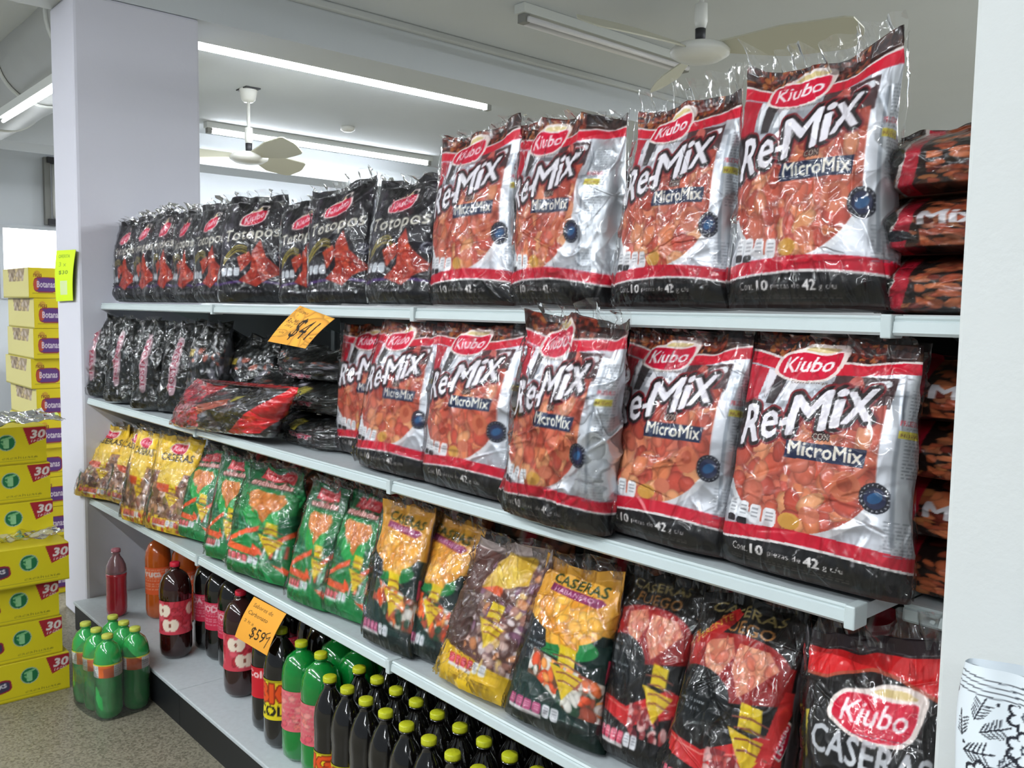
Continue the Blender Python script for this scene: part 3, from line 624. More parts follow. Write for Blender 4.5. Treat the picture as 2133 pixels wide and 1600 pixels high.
for i, (x, y, L, ax, pf) in enumerate(TUBES):
    r = empty('fluorescent_lamp', (x, y, CEIL), 0 if ax == 'x' else math.pi/2); tag(r, TL[i], 'ceiling lamp')
    box('housing', -L/2-.03, L/2+.03, -.035, .035, -.045, 0, M_FIX, r, bev=.004)
    for s in (-1, 1): box('socket', s*L/2-.018, s*L/2+.018, -.022, .022, -.085, -.045, M_END, r)
    for oy in ((0,) if pf else (-.03, .03)):
        t = lathe('tube', [(.001, -L/2), (.013, -L/2), (.013, L/2), (.001, L/2)], M_TUBE if pf else M_OFF, r, 12); t.rotation_euler = (0, math.pi/2, 0); t.location = (0, oy, -.07)
    if not pf: continue
    ld = bpy.data.lights.new('tube_light', 'AREA'); ld.shape = 'RECTANGLE'; ld.size = L; ld.size_y = .014; ld.energy = TUBE_W*L/1.2*pf; ld.color = (.93, .97, 1.0)
    lo = bpy.data.objects.new('tube_light', ld); C.objects.link(lo); lo.parent = r; lo.location = (0, 0, -.088)
# ------------------------------------------------------------------ ceiling fans
M_FAN = mat('fan_white_enamel', 'dcdcd6', .35, coat=.3); M_BLADE = mat('fan_blade_enamel', 'b9b7a4', .45); M_DARK = mat('dark_metal', '3a3a3c', .5, metal=.5)
def fan(loc, hubz, angs, blen, label, hub_r=.125):
    r = empty('ceiling_fan', loc); tag(r, label, 'ceiling fan')
    lathe('canopy', [(.001, 0), (.055, 0), (.058, -.01), (.045, -.07), (.03, -.085), (.001, -.086)], M_FAN, r)
    box('ceiling_plate', -.075, .075, -.05, .05, -.008, 0, M_DARK, r)
    lathe('down_rod', [(.001, -.08), (.011, -.08), (.011, hubz+.1), (.001, hubz+.1)], M_FAN, r)
    lathe('rod_collar', [(.001, hubz+.2), (.026, hubz+.19), (.028, hubz+.12), (.02, hubz+.09), (.001, hubz+.09)], M_FAN, r)
    lathe('yoke', [(.001, hubz+.1), (.022, hubz+.09), (.02, hubz+.03), (.001, hubz+.03)], M_DARK, r)
    lathe('motor_housing', [(.001, hubz+.04), (.05, hubz+.035), (hub_r*.85, hubz+.02), (hub_r, hubz), (hub_r*.97, hubz-.015), (hub_r*.7, hubz-.035), (.03, hubz-.045), (.001, hubz-.046)], M_FAN, r, 36)
    for a in angs:
        n = 16; V = []; F = []
        for k in range(n+1):
            t = k/n; x = hub_r*.7+(blen-hub_r*.7)*t; hw = (.028+.045*min(1, t*2.2))*(1 if t < .88 else math.sqrt(max(.02, 1-((t-.88)/.12)**2)))
            off = .02*math.sin(t*3)
            for s in (-1, 1):
                for q in (.003, -.003): V.append((x, off+s*hw, hubz+.01+q-s*hw*.55))
        for k in range(n):
            b0, b1 = k*4, k*4+4
            F += [(b0, b1, b1+2, b0+2), (b0+1, b0+3, b1+3, b1+1), (b0, b0+1, b1+1, b1), (b0+2, b1+2, b1+3, b0+3)]
        F += [(0, 2, 3, 1), (4*n, 4*n+1, 4*n+3, 4*n+2)]
        bl = mesh_obj('fan_blade', V, F, M_BLADE, r); bl.rotation_euler = (0, 0, a)
fan((-5.60, 2.65, CEIL), -.44, [math.radians(a) for a in (0, 119, 239)], .62, 'small white ceiling fan hanging beside the far pillar above the dark chip bags')
fan((-2.33, 3.10, CEIL), -.325, [math.radians(a) for a in (22, 142, 262)], .64, 'large ceiling fan at top right with its hub above the red snack bags')
# round duct beyond the far pillar
M_DUCT = mat('galvanised_duct', 'aeb0ae', .4, metal=.35, noise=.08, nscale=5)
dr = empty('air_duct', (-4.15, 1.45, CAMZ+1.36)); tag(dr, 'large round grey duct under the ceiling left of the far pillar', 'air duct')
dd = lathe('duct_pipe', [(.001, 0), (.24, 0)]+[(.24 if k % 2 else .246, .02+k*.3) for k in range(10)]+[(.24, 3.1), (.001, 3.1)], M_DUCT, dr, 40); dd.rotation_euler = (0, -math.pi/2, 0)
for k in range(3):
    ring = lathe('duct_clamp', [(.243, .5+k), (.252, .5+k), (.252, .54+k), (.243, .54+k)], M_FIX, dr, 40, cap=False); ring.rotation_euler = (0, -math.pi/2, 0)
r = empty('fluorescent_lamp', (-5.05, 1.26, CAMZ+1.06)); tag(r, 'thin lit fluorescent tube lamp slung below the round duct', 'ceiling lamp')
box('housing', -.8, .8, -.02, .02, -.015, .03, M_FIX, r); t = lathe('tube', [(.001, -.75), (.009, -.75), (.009, .75), (.001, .75)], M_TUBE, r, 12); t.rotation_euler = (0, math.pi/2, 0); t.location = (0, 0, -.035)
# vertical lamp tube on the left wall and smoke detector
p = atx(104, 328, XW+.06); q = atx(104, 468, XW+.06)
r = empty('wall_lamp', (XW, p[1], q[2])); tag(r, 'upright unlit tube lamp on the white wall left of the pillar', 'wall lamp')
box('housing', 0, .06, -.05, .0, 0, p[2]-q[2], M_END, r); lathe('tube', [(.001, .06), (.03, .06), (.03, p[2]-q[2]-.06), (.001, p[2]-q[2]-.06)], M_FAN, r, 12, loc=(.06, .04, 0))
for zz in (0, p[2]-q[2]-.05): box('socket', .01, .1, -.03, .08, zz, zz+.05, M_DARK, r)
p = atz(724, 264, CEIL); o = lathe('smoke_detector', [(.001, 0), (.055, 0), (.055, -.025), (.03, -.04), (.001, -.04)], M_FAN, None, 20); o.location = [float(v) for v in p]; tag(o, 'small round white detector on the ceiling right of the small fan', 'smoke detector')
# ------------------------------------------------------------------ gondola shelving
D1, D2, D3, D4 = 1.15, 1.09, 1.09, 1.022
Z1, Z2, Z3, Z4 = CAMZ, CAMZ-.380, CAMZ-.788, CAMZ-1.2
M_SHELF = mat('shelf_enamel', 'c3cfd0', .35, coat=.3, noise=.03, nscale=8)
M_DECK = mat('shelf_deck_enamel', 'b4bcbf', .45, noise=.12, nscale=60)
M_BACK = mat('back_panel_enamel', '6f7374', .6)
M_KICK = mat('black_kick_plate', '15171a', .5)
JX = [XP, -2.685, -1.612, -.54]
def rail_profile(y, z, h=.026):
    return [(y+.012, z), (y+.004, z), (y+.0015, z-.003), (y+.003, z-.006), (y, z-.008), (y-.002, z-h+.004), (y+.002, z-h), (y+.012, z-h+.002)]
def shelf(x0, x1, D, Z, depth, label, joint=True, h=.026):
    r = empty('store_shelf', ((x0+x1)/2, D, Z)); tag(r, label, 'shelf', 'white metal shelves of the snack display')
    o = np.array([(x0+x1)/2, D, Z]); g = .0015
    box('shelf_board', x0+g, x1-g, D+.01, D+depth, Z-.022, Z-.001, M_DECK, r, org=o)
    pr = rail_profile(D, Z, h); n = len(pr); V = []; F = []
    for x in (x0+g, x1-g): V += [(x-o[0], y-o[1], z-o[2]) for y, z in pr]
    for k in range(n): F.append((k, (k+1) % n, n+(k+1) % n, n+k))
    F += [tuple(range(n))[::-1], tuple(range(n, 2*n))]
    mesh_obj('price_rail', V, F, M_SHELF, r)
    if joint:
        b = box('end_clip', x1-.014, x1+.001, D-.006, D+.03, Z-h-.004, Z+.002, M_SHELF, r, bev=.002, org=o)
    for xx in (x0+.03, x1-.03):
        V = [(xx-o[0], y-o[1], z-o[2]) for y, z in ((D+depth, Z-.022), (D+.24, Z-.022), (D+depth, Z-.09))]; V += [(v[0]+.003, v[1], v[2]) for v in V]
        mesh_obj('bracket', V, [(0, 1, 2), (3, 5, 4), (0, 3, 4, 1), (1, 4, 5, 2), (2, 5, 3, 0)], M_SHELF, r)
    return r
pos = ['at the far end beside the far pillar', 'in the middle of the display', 'in the near half of the display', 'short piece beside the near pillar']
for k in range(4):
    x0 = JX[k]; x1 = JX[k+1] if k < 3 else near_x
    shelf(x0+(.003 if k == 0 else 0), x1-(.003 if k == 3 else 0), D1, Z1, .43, 'top shelf board with white price rail, '+pos[k], k < 3)
    if k < 3:
        shelf(x0+(.003 if k == 0 else 0), x1, D2, Z2, .49, 'second shelf board from the top, '+pos[k])
    shelf(x0+(.003 if k == 0 else 0), x1, D3, Z3, .49, 'third shelf board from the top, '+pos[k], k < 3)
shelf(JX[3]+.002, near_x-.003, D2+.13, Z2-.02, .36, 'set back second shelf piece in the dark corner beside the near pillar', False)
for k in range(4):
    x0 = JX[k]+(.003 if k == 0 else 0); x1 = JX[k+1] if k < 3 else near_x-.003
    r = empty('shelf_base', ((x0+x1)/2, D4, 0)); tag(r, 'white bottom shelf with black kick plate, '+pos[k], 'shelf base', 'bottom bases of the snack display')
    o = np.array([(x0+x1)/2, D4, 0])
    box('base_deck', x0+.001, x1-.001, D4-.004, D4+.55, Z4-.014, Z4-.001, M_DECK, r, bev=.003, org=o)
    box('kick_plate', x0+.001, x1-.001, D4+.002, D4+.02, 0.001, Z4-.014, M_KICK, r, org=o)
    r = empty('back_panel', ((x0+x1)/2, D1+.445, 0)); tag(r, 'grey back panel behind the shelves, '+pos[k], 'back panel', 'back panels of the snack display')
    o = np.array([(x0+x1)/2, D1+.445, 0])
    for q in range(4): box('panel', x0+.002, x1-.002, D1+.432, D1+.45, .12+q*.3, .12+q*.3+.298, M_BACK, r, org=o)
    box('upright', x1-.02, x1+.002 if k < 3 else x1-.002, D1+.425, D1+.46, 0, Z1, M_SHELF, r, org=o)
# ------------------------------------------------------------------ snack bags
def pj(p):
    d = np.asarray(p, float)-CAM; z = d@f_; return (1066.5+FPX*(d@RX)/z, 800-FPX*(d@UX)/z)
def wpx(x0, x1, z0, z1, Y): return [pj((x0, Y, z0)), pj((x1, Y, z0)), pj((x1, Y, z1)), pj((x0, Y, z1))]
GM = 'red and silver snack mix multipacks'; GT = 'black chip bags on the top shelf'
YT = D1+.05
mixL = 'red and silver snack mix bag, '
bag('snack_bag', ('mix', 0), [(1530, 638), (1862, 652), (1884, 62), (1560, 138)], Z1, YT, .095, lean=.03, sag=.028, seed=11, label=mixL+'nearest and tallest on the top shelf', group=GM, film=.04, amp=1.1)
bag('snack_bag', ('mix', 1), [(1288, 632), (1530, 645), (1548, 190), (1335, 232)], Z1, YT, .095, yaw=4, lean=.03, sag=.004, seed=12, label=mixL+'second from the right on the top shelf', group=GM, film=.045)
bag('snack_bag', ('mix', 2), [(1084, 630), (1275, 636), (1308, 232), (1084, 262)], Z1, YT, .10, lean=.03, sag=.0, seed=13, us=.74, label=mixL+'top shelf, silver side turned out', group=GM, film=.02, amp=1.3)
bag('snack_bag', ('mix', 0), [(908, 614), (1084, 632), (1088, 240), (925, 290)], Z1, YT, .09, lean=.03, sag=.012, seed=14, label=mixL+'top shelf, right next to the black chip bags', group=GM, film=.02)
tl = 'black triangle chip bag, '
bag('snack_bag', ('tot', 0), [(776, 624), (912, 630), (920, 358), (793, 380)], Z1, YT, .085, lean=.03, sag=.01, seed=21, label=tl+'the one touching the red snack mix bags', group=GT, film=.025)
bag('snack_bag', ('tot', 0), [(652, 622), (782, 628), (782, 362), (652, 402)], Z1, YT+.005, .085, yaw=12, lean=.03, sag=.01, seed=22, label=tl+'second to the left of the red snack mix bags', group=GT, film=.035)
bag('snack_bag', ('tot', 1), [(592, 620), (700, 624), (700, 405), (590, 432)], Z1, YT+.03, .08, yaw=22, lean=.03, sag=.0, seed=23, label=tl+'mostly hidden, third to the left of the red snack mix bags', group=GT, film=.025)
bag('snack_bag', ('tot', 0), [(462, 617), (603, 622), (600, 405), (476, 416)], Z1, YT+.01, .09, yaw=25, lean=.03, sag=.0, seed=24, label=tl+'silver side showing, right end of the tight far cluster', group=GT, film=.03)
for k, (x0, hh, sd) in enumerate([(-2.945, .318, 25), (-3.13, .312, 26), (-3.32, .325, 27), (-3.525, .318, 28), (-3.75, .31, 29)]):
    bag('snack_bag', ('tot', k % 2), wpx(x0, x0+[.25, .192, .20, .212, .23][k], Z1, Z1+hh, YT+.02), Z1, YT+.02+.004*(k % 2), .078, yaw=0, lean=.015, sag=-.012, seed=sd, res=.9,
        label=tl+['second', 'third', 'fourth', 'fifth', 'leftmost'][k]+' from the right in the tight far cluster', group=GT, film=.03)
GL = 'dark packs lying in the corner by the near pillar'
def lying(dk, x0, x1, z0, z1, Yc, T, seed, label, group, rot=0, **kw):
    px = wpx(x0, x1, z0, z1+.010, Yc); kw.setdefault('wrap', True)
    return bag('snack_pack', dk, px, z0, Yc, T, lean=.0, sag=0, seed=seed, label=label, cat='snack pack', group=group, film=0, free=True, fat=.12, **kw)
lying(('stack', 0), -.605, near_x-.012, Z1+.166, Z1+.252, 1.30, .20, 31, 'dark brown and red pack on top of the lying pile, top shelf by near pillar', GL)
lying(('stack', 1), -.612, near_x-.012, Z1+.084, Z1+.164, 1.29, .20, 32, 'brown pack in the middle of the lying pile, top shelf by near pillar', GL)
lying(('stack', 2), -.612, near_x-.012, Z1+.002, Z1+.082, 1.29, .20, 33, 'bottom pack of the lying pile, on the top shelf by near pillar', GL)
bag('snack_bag', ('stack', 3), [(1255, 634), (1345, 636), (1345, 345), (1265, 345)], Z1, YT+.12, .08, lean=.02, seed=34, label='dark red bag seen through the gap between two red bags on the top shelf', film=0)
# second shelf
Y2 = D2+.05
bag('snack_bag', ('mix', 0), [(1508, 1185), (1885, 1275), (1925, 712), (1574, 690)], Z2, Y2, .10, lean=.055, sag=.006, seed=41, label=mixL+'nearest and biggest, right end of the second shelf', group=GM, film=.02, amp=1.0)
bag('snack_bag', ('mix', 1), [(1262, 1100), (1522, 1168), (1572, 690), (1318, 680)], Z2, Y2, .095, lean=.05, sag=.01, seed=42, label=mixL+'second from the right on the second shelf', group=GM, film=.02)
bag('snack_bag', ('mix', 3), [(1062, 1052), (1268, 1112), (1312, 672), (1102, 652)], Z2, D2+.006, .09, lean=.0, sag=.0, seed=43, us=.80, label=mixL+'crumpled, hanging out from the second shelf', group=GM, film=.04, amp=1.6, pinch=.06)
bag('snack_bag', ('mix', 0), [(893, 1000), (1072, 1052), (1102, 672), (918, 668)], Z2, Y2, .09, lean=.045, sag=.01, seed=44, label=mixL+'fourth from the right on the second shelf', group=GM, film=0)
bag('snack_bag', ('mix', 1), [(752, 958), (902, 1000), (924, 676), (795, 668)], Z2, Y2, .085, lean=.045, sag=.0, seed=45, label=mixL+'fifth from the right on the second shelf', group=GM, film=0)
bag('snack_bag', ('mix', 0), [(710, 938), (842, 968), (862, 682), (714, 672)], Z2, Y2+.07, .07, lean=.03, sag=.0, seed=46, label=mixL+'leftmost on the second shelf', group=GM, film=0)
for k in range(4):
    lying(('stack', k+1), -.625, near_x-.012, Z2-.018+.083*(3-k), Z2+.063+.083*(3-k), 1.36, .20, 51+k, ['topmost dark brown pack', 'second dark pack from the top', 'third dark pack from the top', 'lowest dark pack'][k]+' in the corner, second shelf', 'dark packs piled on the second shelf by the near pillar', wrap=False)
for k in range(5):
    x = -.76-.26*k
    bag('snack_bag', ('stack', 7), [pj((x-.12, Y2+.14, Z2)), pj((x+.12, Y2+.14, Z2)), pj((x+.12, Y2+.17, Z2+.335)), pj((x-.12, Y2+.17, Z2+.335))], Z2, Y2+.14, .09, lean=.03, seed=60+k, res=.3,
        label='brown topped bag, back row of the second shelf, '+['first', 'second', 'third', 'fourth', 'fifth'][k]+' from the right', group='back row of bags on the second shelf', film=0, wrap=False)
# dark bags standing at the far end of shelf two
GD = 'black bags standing at the far end of the second shelf'
for k, (x0, x1, xt0, xt1, yb, yt) in enumerate([(182, 236, 186, 250, 832, 662), (228, 292, 240, 300, 850, 668), (282, 350, 296, 362, 866, 676), (335, 415, 352, 430, 884, 682)]):
    bag('snack_bag', ('dark', 0), [(x0, yb), (x1, yb+12), (xt1, yt+4), (xt0, yt)], Z2, Y2+(.05 if k == 3 else 0), .085, yaw=30, lean=.03, sag=-.02, seed=71+k, res=.9,
        body=M_PRINT2, label='black bag with pink lettered strip, '+['leftmost, touching the far pillar', 'second from the far pillar', 'third from the far pillar', 'fourth from the far pillar'][k], group=GD, film=.02, amp=1.7, fat=.1)
bag('snack_bag', ('dark', 2), [(400, 860), (475, 880), (480, 668), (410, 664)], Z2, Y2+.1, .10, yaw=20, lean=.03, seed=75, res=.8, body=M_PRINT2, label='dark bag standing upright behind, left edge of the dark heap', group='black bags heaped on the second shelf', film=0, amp=1.7)
bag('snack_bag', ('dark', 5), [(480, 850), (570, 870), (590, 700), (490, 690)], Z2, Y2+.18, .10, yaw=10, lean=.05, seed=76, res=.8, body=M_PRINT2, label='dark bag standing deep inside, just left of the orange price card', group='black bags heaped on the second shelf', film=0, amp=1.7)
heap = [(('dark', 2), -2.72, -2.42, 0, .085, 1.24, 'dark pack with yellow patch, low left in the heap'), (('dark', 1), -2.30, -1.99, 0, .085, 1.20, 'dark pack with red letters, low right in the heap'),
        (('dark', 5), -2.62, -2.34, .088, .165, 1.27, 'dark pack in the second layer of the heap, left one'), (('dark', 4), -2.32, -2.00, .088, .170, 1.22, 'dark pack in the second layer of the heap, right one'),
        (('dark', 5), -2.42, -2.08, .172, .245, 1.25, 'dark pack on top of the heap below the orange price card'), (('dark', 2), -2.56, -2.45, .170, .26, 1.30, 'small dark pack standing on the left of the heap')]
for k, (dk, x0, x1, z0, z1, Yc, lb) in enumerate(heap):
    lying(dk, x0, x1, Z2+.002+z0, Z2+z1+.004, Yc+.05, .17 if k < 5 else .1, 81+k, lb, 'black bags heaped on the second shelf', amp=2.0, u0=0, body=M_PRINT2)
bag('snack_bag', ('redend', 0), [(368, 884), (566, 912), (618, 812), (398, 790)], 0, 1.105, .09, lean=0, seed=90, body=M_PRINT2, label='black bag with bright red ends lying across the second shelf', film=0, free=True, amp=1.8, fat=.1, res=.9, u0=0)
# third shelf
Y3 = D3+.045
G3 = 'chip bags leaning on the third shelf'
def b3(dk, px, seed, label, T=.065, Yc=Y3, lean=.11, **kw):
    kw.setdefault('film', .03); kw.setdefault('sag', .006)
    return bag('snack_bag', dk, px, Z3, Yc, T, lean=lean, seed=seed, label=label, **kw)
gy = 'yellow topped chip bags at the far end of the third shelf'; gg = 'green chip bags on the third shelf'; gh = 'orange topped chip bags on the third shelf'; gf = 'black and red chip bags on the third shelf'
b3(('cas', 0), [(160, 1052), (240, 1082), (272, 890), (196, 876)], 101, 'yellow chip bag, leftmost, overlapping the far pillar', group=gy, Yc=Y3-.03, amp=1.4, yaw=24, res=.9)
b3(('cas', 1), [(222, 1085), (300, 1112), (330, 902), (258, 886)], 102, 'yellow chip bag, second from the far pillar', group=gy, Yc=Y3+.03, amp=1.4, yaw=10, res=.9)
b3(('cas', 0), [(258, 1108), (312, 1130), (342, 905), (288, 890)], 103, 'yellow chip bag, third from the far pillar', group=gy, Yc=Y3-.04, amp=1.3, yaw=12, res=.9)
b3(('cas', 1), [(304, 1128), (385, 1156), (426, 915), (336, 902)], 104, 'yellow chip bag right beside the green bags', group=gy, Yc=Y3-.01, amp=1.2, yaw=14, res=.9)
b3(('green', 0), [(372, 1152), (440, 1178), (476, 942), (410, 932)], 105, 'green chip bag, leftmost of the green ones', group=gg, yaw=12, Yc=Y3+.035, res=.9)
b3(('green', 0), [(432, 1178), (498, 1202), (534, 958), (468, 945)], 106, 'green chip bag, second of the green ones from the left', group=gg, yaw=16, res=.9)
b3(('green', 0), [(480, 1198), (608, 1230), (638, 984), (522, 958)], 107, 'green chip bag with a crumpled silver side, third green one', group=gg, amp=1.9, T=.1, yaw=10)
b3(('green', 0), [(602, 1278), (680, 1308), (732, 1020), (652, 1000)], 108, 'green chip bag right of the empty patch of shelf', group=gg, yaw=6)
b3(('green', 0), [(674, 1312), (766, 1340), (810, 1038), (730, 1015)], 109, 'green chip bag touching the orange topped bags', group=gg, yaw=4, Yc=Y3+.03)
b3(('hab', 0), [(762, 1348), (855, 1378), (908, 1058), (806, 1035)], 110, 'orange topped chip bag with purple strip, first right of the green bags', group=gh, Yc=Y3-.01)
b3(('hab', 1), [(842, 1378), (928, 1424), (1010, 1096), (905, 1060)], 111, 'orange topped chip bag with purple strip, second right of the green bags', group=gh, Yc=Y3+.03)
b3(('brown', 0), [(918, 1445), (1062, 1498), (1158, 1155), (1010, 1112)], 112, 'crumpled brown chip bag with a yellow bottom panel', amp=1.8, T=.08)
b3(('hab', 2), [(1056, 1535), (1252, 1582), (1298, 1195), (1148, 1155)], 113, 'large dark green and orange chip bag right of the yellow bottomed one', group=gh, T=.085)
b3(('fuego', 0), [(1254, 1588), (1400, 1640), (1478, 1215), (1308, 1178)], 114, 'black and red chip bag standing straight, left of the crumpled topped one', group=gf, T=.075, Yc=Y3+.03)
b3(('fuego', 1), [(1384, 1652), (1632, 1735), (1688, 1265), (1480, 1225)], 115, 'black and red chip bag with a crumpled clear top and side badge', group=gf, T=.11, amp=1.6, film=.05)
b3(('last', 0), [(1668, 1755), (1985, 1850), (1992, 1335), (1690, 1310)], 116, 'black bag with a broad red top band in the bottom right corner', group=gf, T=.12, lean=.08, film=.05, u0=.10)
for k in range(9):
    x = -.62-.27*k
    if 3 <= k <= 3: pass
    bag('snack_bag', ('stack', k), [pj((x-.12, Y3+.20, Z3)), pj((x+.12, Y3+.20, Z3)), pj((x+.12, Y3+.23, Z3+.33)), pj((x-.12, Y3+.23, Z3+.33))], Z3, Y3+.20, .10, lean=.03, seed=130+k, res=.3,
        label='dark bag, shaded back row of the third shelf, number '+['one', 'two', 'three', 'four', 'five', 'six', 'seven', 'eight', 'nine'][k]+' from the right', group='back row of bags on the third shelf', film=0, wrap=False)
# ------------------------------------------------------------------ bottles
M_COLA = mat('dark_cola_bottle', '0b0908', .12, coat=1., coat_r=.04, spec=.6)
M_APPLE = mat('brown_red_drink_bottle', '2a0c0a', .12, coat=1., coat_r=.04, noise=.3, nscale=9)
M_GREEN = mat('green_drink_bottle', '0a7a2e', .15, coat=1., coat_r=.05, noise=.15, nscale=8)
M_GREEN2 = mat('green_drink_bottle_clear', '2f9a4c', .15, coat=1., coat_r=.05, noise=.2, nscale=14)
M_ORANGE = mat('orange_drink_bottle', 'b4541c', .15, coat=1., coat_r=.05); M_RED = mat('red_drink_bottle', 'b02c3a', .15, coat=1., coat_r=.05)
M_CLEARTOP = mat('empty_bottle_shoulder', '8c6a70', .12, coat=1., coat_r=.04)
M_LIME = mat('lime_cap', 'b8bc22', .4); M_REDCAP = mat('red_cap', 'c01c34', .4); M_PINKCAP = mat('pink_cap', 'b8707c', .4); M_YCAP = mat('yellow_cap', 'b9c04e', .4)
def lab_apple():
    c = Canvas(1.0, .34, 300, 'c23e4c'); 
    c.blobs(c.Y > -1, 60, .05, ['b8323e', 'cc5460', 'a82a34'], 3)
    for k in range(3):
        for (a, b) in ((.12, .72), (.20, .28)):
            x = a+.33*k; c.ell(x-.035, b, .05, .062, 'ead9c4', .2); c.ell(x+.035, b, .05, .062, 'ead9c4', -.2); c.ell(x, b, .012, .022, '8a4a3a')
    return c
def lab_txt(bg, fg, words, bars=None):
    c = Canvas(1.0, .36, 300, bg)
    if bars: smallprint(c, 0, 1, .12, .9, 12, bars, 3, .5)
    for k in range(3):
        y = .72
        for wd in words: c.text(wd, .03+.335*k, y-.05, .075, fg, w=.27, off=.03); y -= .28
    return c
def lab_big():
    c = Canvas(1.0, .36, 340, 'd8c81e'); c.rect(0, 1, .93, 1, 'a8a01c')
    for k in range(2):
        c.text('BIG', .05+.5*k, .44, .16, 'd8501c', w=.38, off=.05, out=[(.014, '8a2a10')]); c.text('COLA', .05+.5*k, .10, .09, '1c1a14', w=.38, off=.05)
    return c
def lab_green():
    c = Canvas(1.0, .6, 240, 'd0606a'); c.blobs(c.Y > -1, 90, .05, ['d8707a', 'c8505c', 'd88a84', 'c0485a', 'd2746c'], 5); smallprint(c, 0, 1, .1, .95, 14, 'c8a090', 6, .4); c.rect(.42, .5, 0, 1, 'd02850')
    return c
def lab_pack():
    c = Canvas(1.0, .3, 260, 'd86a34'); 
    for k in range(3): c.rect(.33*k, .33*k+.15, 0, 1, 'c8ccc8'); smallprint(c, .33*k+.01, .33*k+.14, .1, .9, 5, '9a9a98', k)
    c.rect(0, 1, .9, 1, 'c8c43c'); return c
LABS = {'apple': lab_apple(), 'pink': lab_txt('c02c48', 'd8b0b4', ['SODA'], 'd8c0c4'), 'red': lab_txt('c01a28', 'e8c8c8', ['Cola'], None), 'big': lab_big(), 'green': lab_green(), 'pack': lab_pack(), 'orange': lab_txt('d85a2c', 'd8c8c0', ['Fruta'], 'e0c8b8')}
SHAPES = {
 'slim': lambda R, H: [(.001, 0), (R*.7, 0), (R*.95, .012), (R, .03), (R, H*.30), (R*.97, H*.34), (R*.97, H*.56), (R, H*.60), (R*.99, H*.68), (R*.90, H*.76), (R*.66, H*.84), (R*.40, H*.895), (.0145, H*.915), (.0145, H*.94), (.017, H*.943), (.017, H*.95), (.0135, H*.952), (.0135, H*.97)],
 'round': lambda R, H: [(.001, 0), (R*.72, 0), (R*.95, .014), (R, .035), (R, H*.28), (R*.975, H*.30), (R*.975, H*.62), (R, H*.64), (R, H*.72), (R*.92, H*.80), (R*.72, H*.87), (R*.42, H*.91), (.0145, H*.925), (.0145, H*.945), (.017, H*.947), (.017, H*.953), (.0135, H*.955), (.0135, H*.97)]}
def bottle_parts(root, kind, R, H, body, cap, lab=None, lz=(.3, .58), loc=(0, 0, 0), label_rot=0., shoulder=None, asub=None):
    prof = SHAPES[kind](R, H)
    if shoulder:
        zc = H*.64; low = [p for p in prof if p[1] <= zc]; up = [(np.interp(zc, [q[1] for q in prof], [q[0] for q in prof]), zc)]+[p for p in prof if p[1] > zc]
        bd = lathe('bottle_body', low+[(up[0][0], zc)], body, root, 26, loc); lathe('bottle_shoulder', up, shoulder, root, 26, loc)
    else: bd = lathe('bottle' if asub else 'bottle_body', prof, body, root, 26, loc)
    cp = bd if asub else root
    a = np.linspace(0, 2*np.pi, 36, endpoint=False)
    z0 = H*.955; cr = .0165
    P = np.array([[((r+(.0006 if (k % 2 and i not in (0, 5)) else 0))*math.cos(t)+loc[0], (r+(.0006 if k % 2 else 0))*math.sin(t)+loc[1], z+loc[2]) for k, t in enumerate(a)] for i, (r, z) in enumerate([(.001, z0), (cr, z0), (cr, z0+.003), (cr, H-.002), (cr-.002, H), (.001, H)])])
    grid_obj('cap', P, cap, cp, wrap=True, cap=True)
    if lab:
        cv = LABS[lab]; t = np.linspace(0, 2*np.pi, 120 if root else 80); v = np.linspace(0, 1, 26)
        T_, V_ = np.meshgrid(t, v); z = H*(lz[0]+(lz[1]-lz[0])*V_); rr = np.interp(z, [q[1] for q in prof], [q[0] for q in prof])+.0009
        P = np.stack([rr*np.cos(T_+label_rot)+loc[0], rr*np.sin(T_+label_rot)+loc[1], z+loc[2]], -1)
        grid_obj('label', P, M_PAPER, cp, ink=cv.get((T_/(2*np.pi))*cv.wu*.99, V_, 1))
    return bd
def dup(root, loc, rz=0, label=None, group=None):
    r = root.copy(); C.objects.link(r); r.location = [float(v) for v in loc]; r.rotation_euler = (0, 0, rz)
    if label: r['label'] = label
    if group: r['group'] = group
    for ch in list(root.children):
        c = ch.copy(); C.objects.link(c); c.parent = r
        for g in ch.children: d = g.copy(); C.objects.link(d); d.parent = c
    return r
def bottle(loc, label, kind, R, H, body, cap, lab=None, group=None, **kw):
    r = empty('drink_bottle', loc); tag(r, label, 'bottle', group); bottle_parts(r, kind, R, H, body, cap, lab, **kw); return r
GB = 'dark bottles with lime caps on the bottom shelf'
ords = ['first', 'second', 'third', 'fourth', 'fifth', 'sixth', 'seventh', 'eighth', 'ninth', 'tenth']
b0 = None
for row, (y, x0) in enumerate([(1.079, -1.860), (1.164, -1.862), (1.249, -1.864), (1.334, -1.866)]):
    for k in range(10):
        lb = 'dark lime capped bottle, '+['front row', 'second row', 'third row', 'back row'][row]+', '+ords[k]+' from the green bottles'
        x = x0+.0815*k
        if b0 is None: b0 = bottle((x, y, Z4), lb, 'slim', .0395, .30, M_COLA, M_LIME, 'big', GB, lz=(.16, .40)); 
        else: dup(b0, (x, y, Z4), .3*k+row, lb, GB)
GG = 'big green bottles with pink labels'
g0 = bottle((-2.075, 1.118, Z4), 'large green bottle with pink label, front left of the green group', 'round', .052, .315, M_GREEN, M_LIME, 'green', GG, lz=(.28, .62), label_rot=-2.2)
for (x, y, rz, lb) in [(-1.972, 1.118, .35, 'large green bottle with pink label, front right, beside the dark lime capped bottles'), (-2.075, 1.224, 0, 'large green bottle, back left of the green group'), (-1.972, 1.224, 0, 'large green bottle, back right of the green group'), (-2.02, 1.332, 0, 'large green bottle deepest under the third shelf')]:
    dup(g0, (x, y, Z4), rz, lb, GG)
p = atz(350, 1362, Z4)
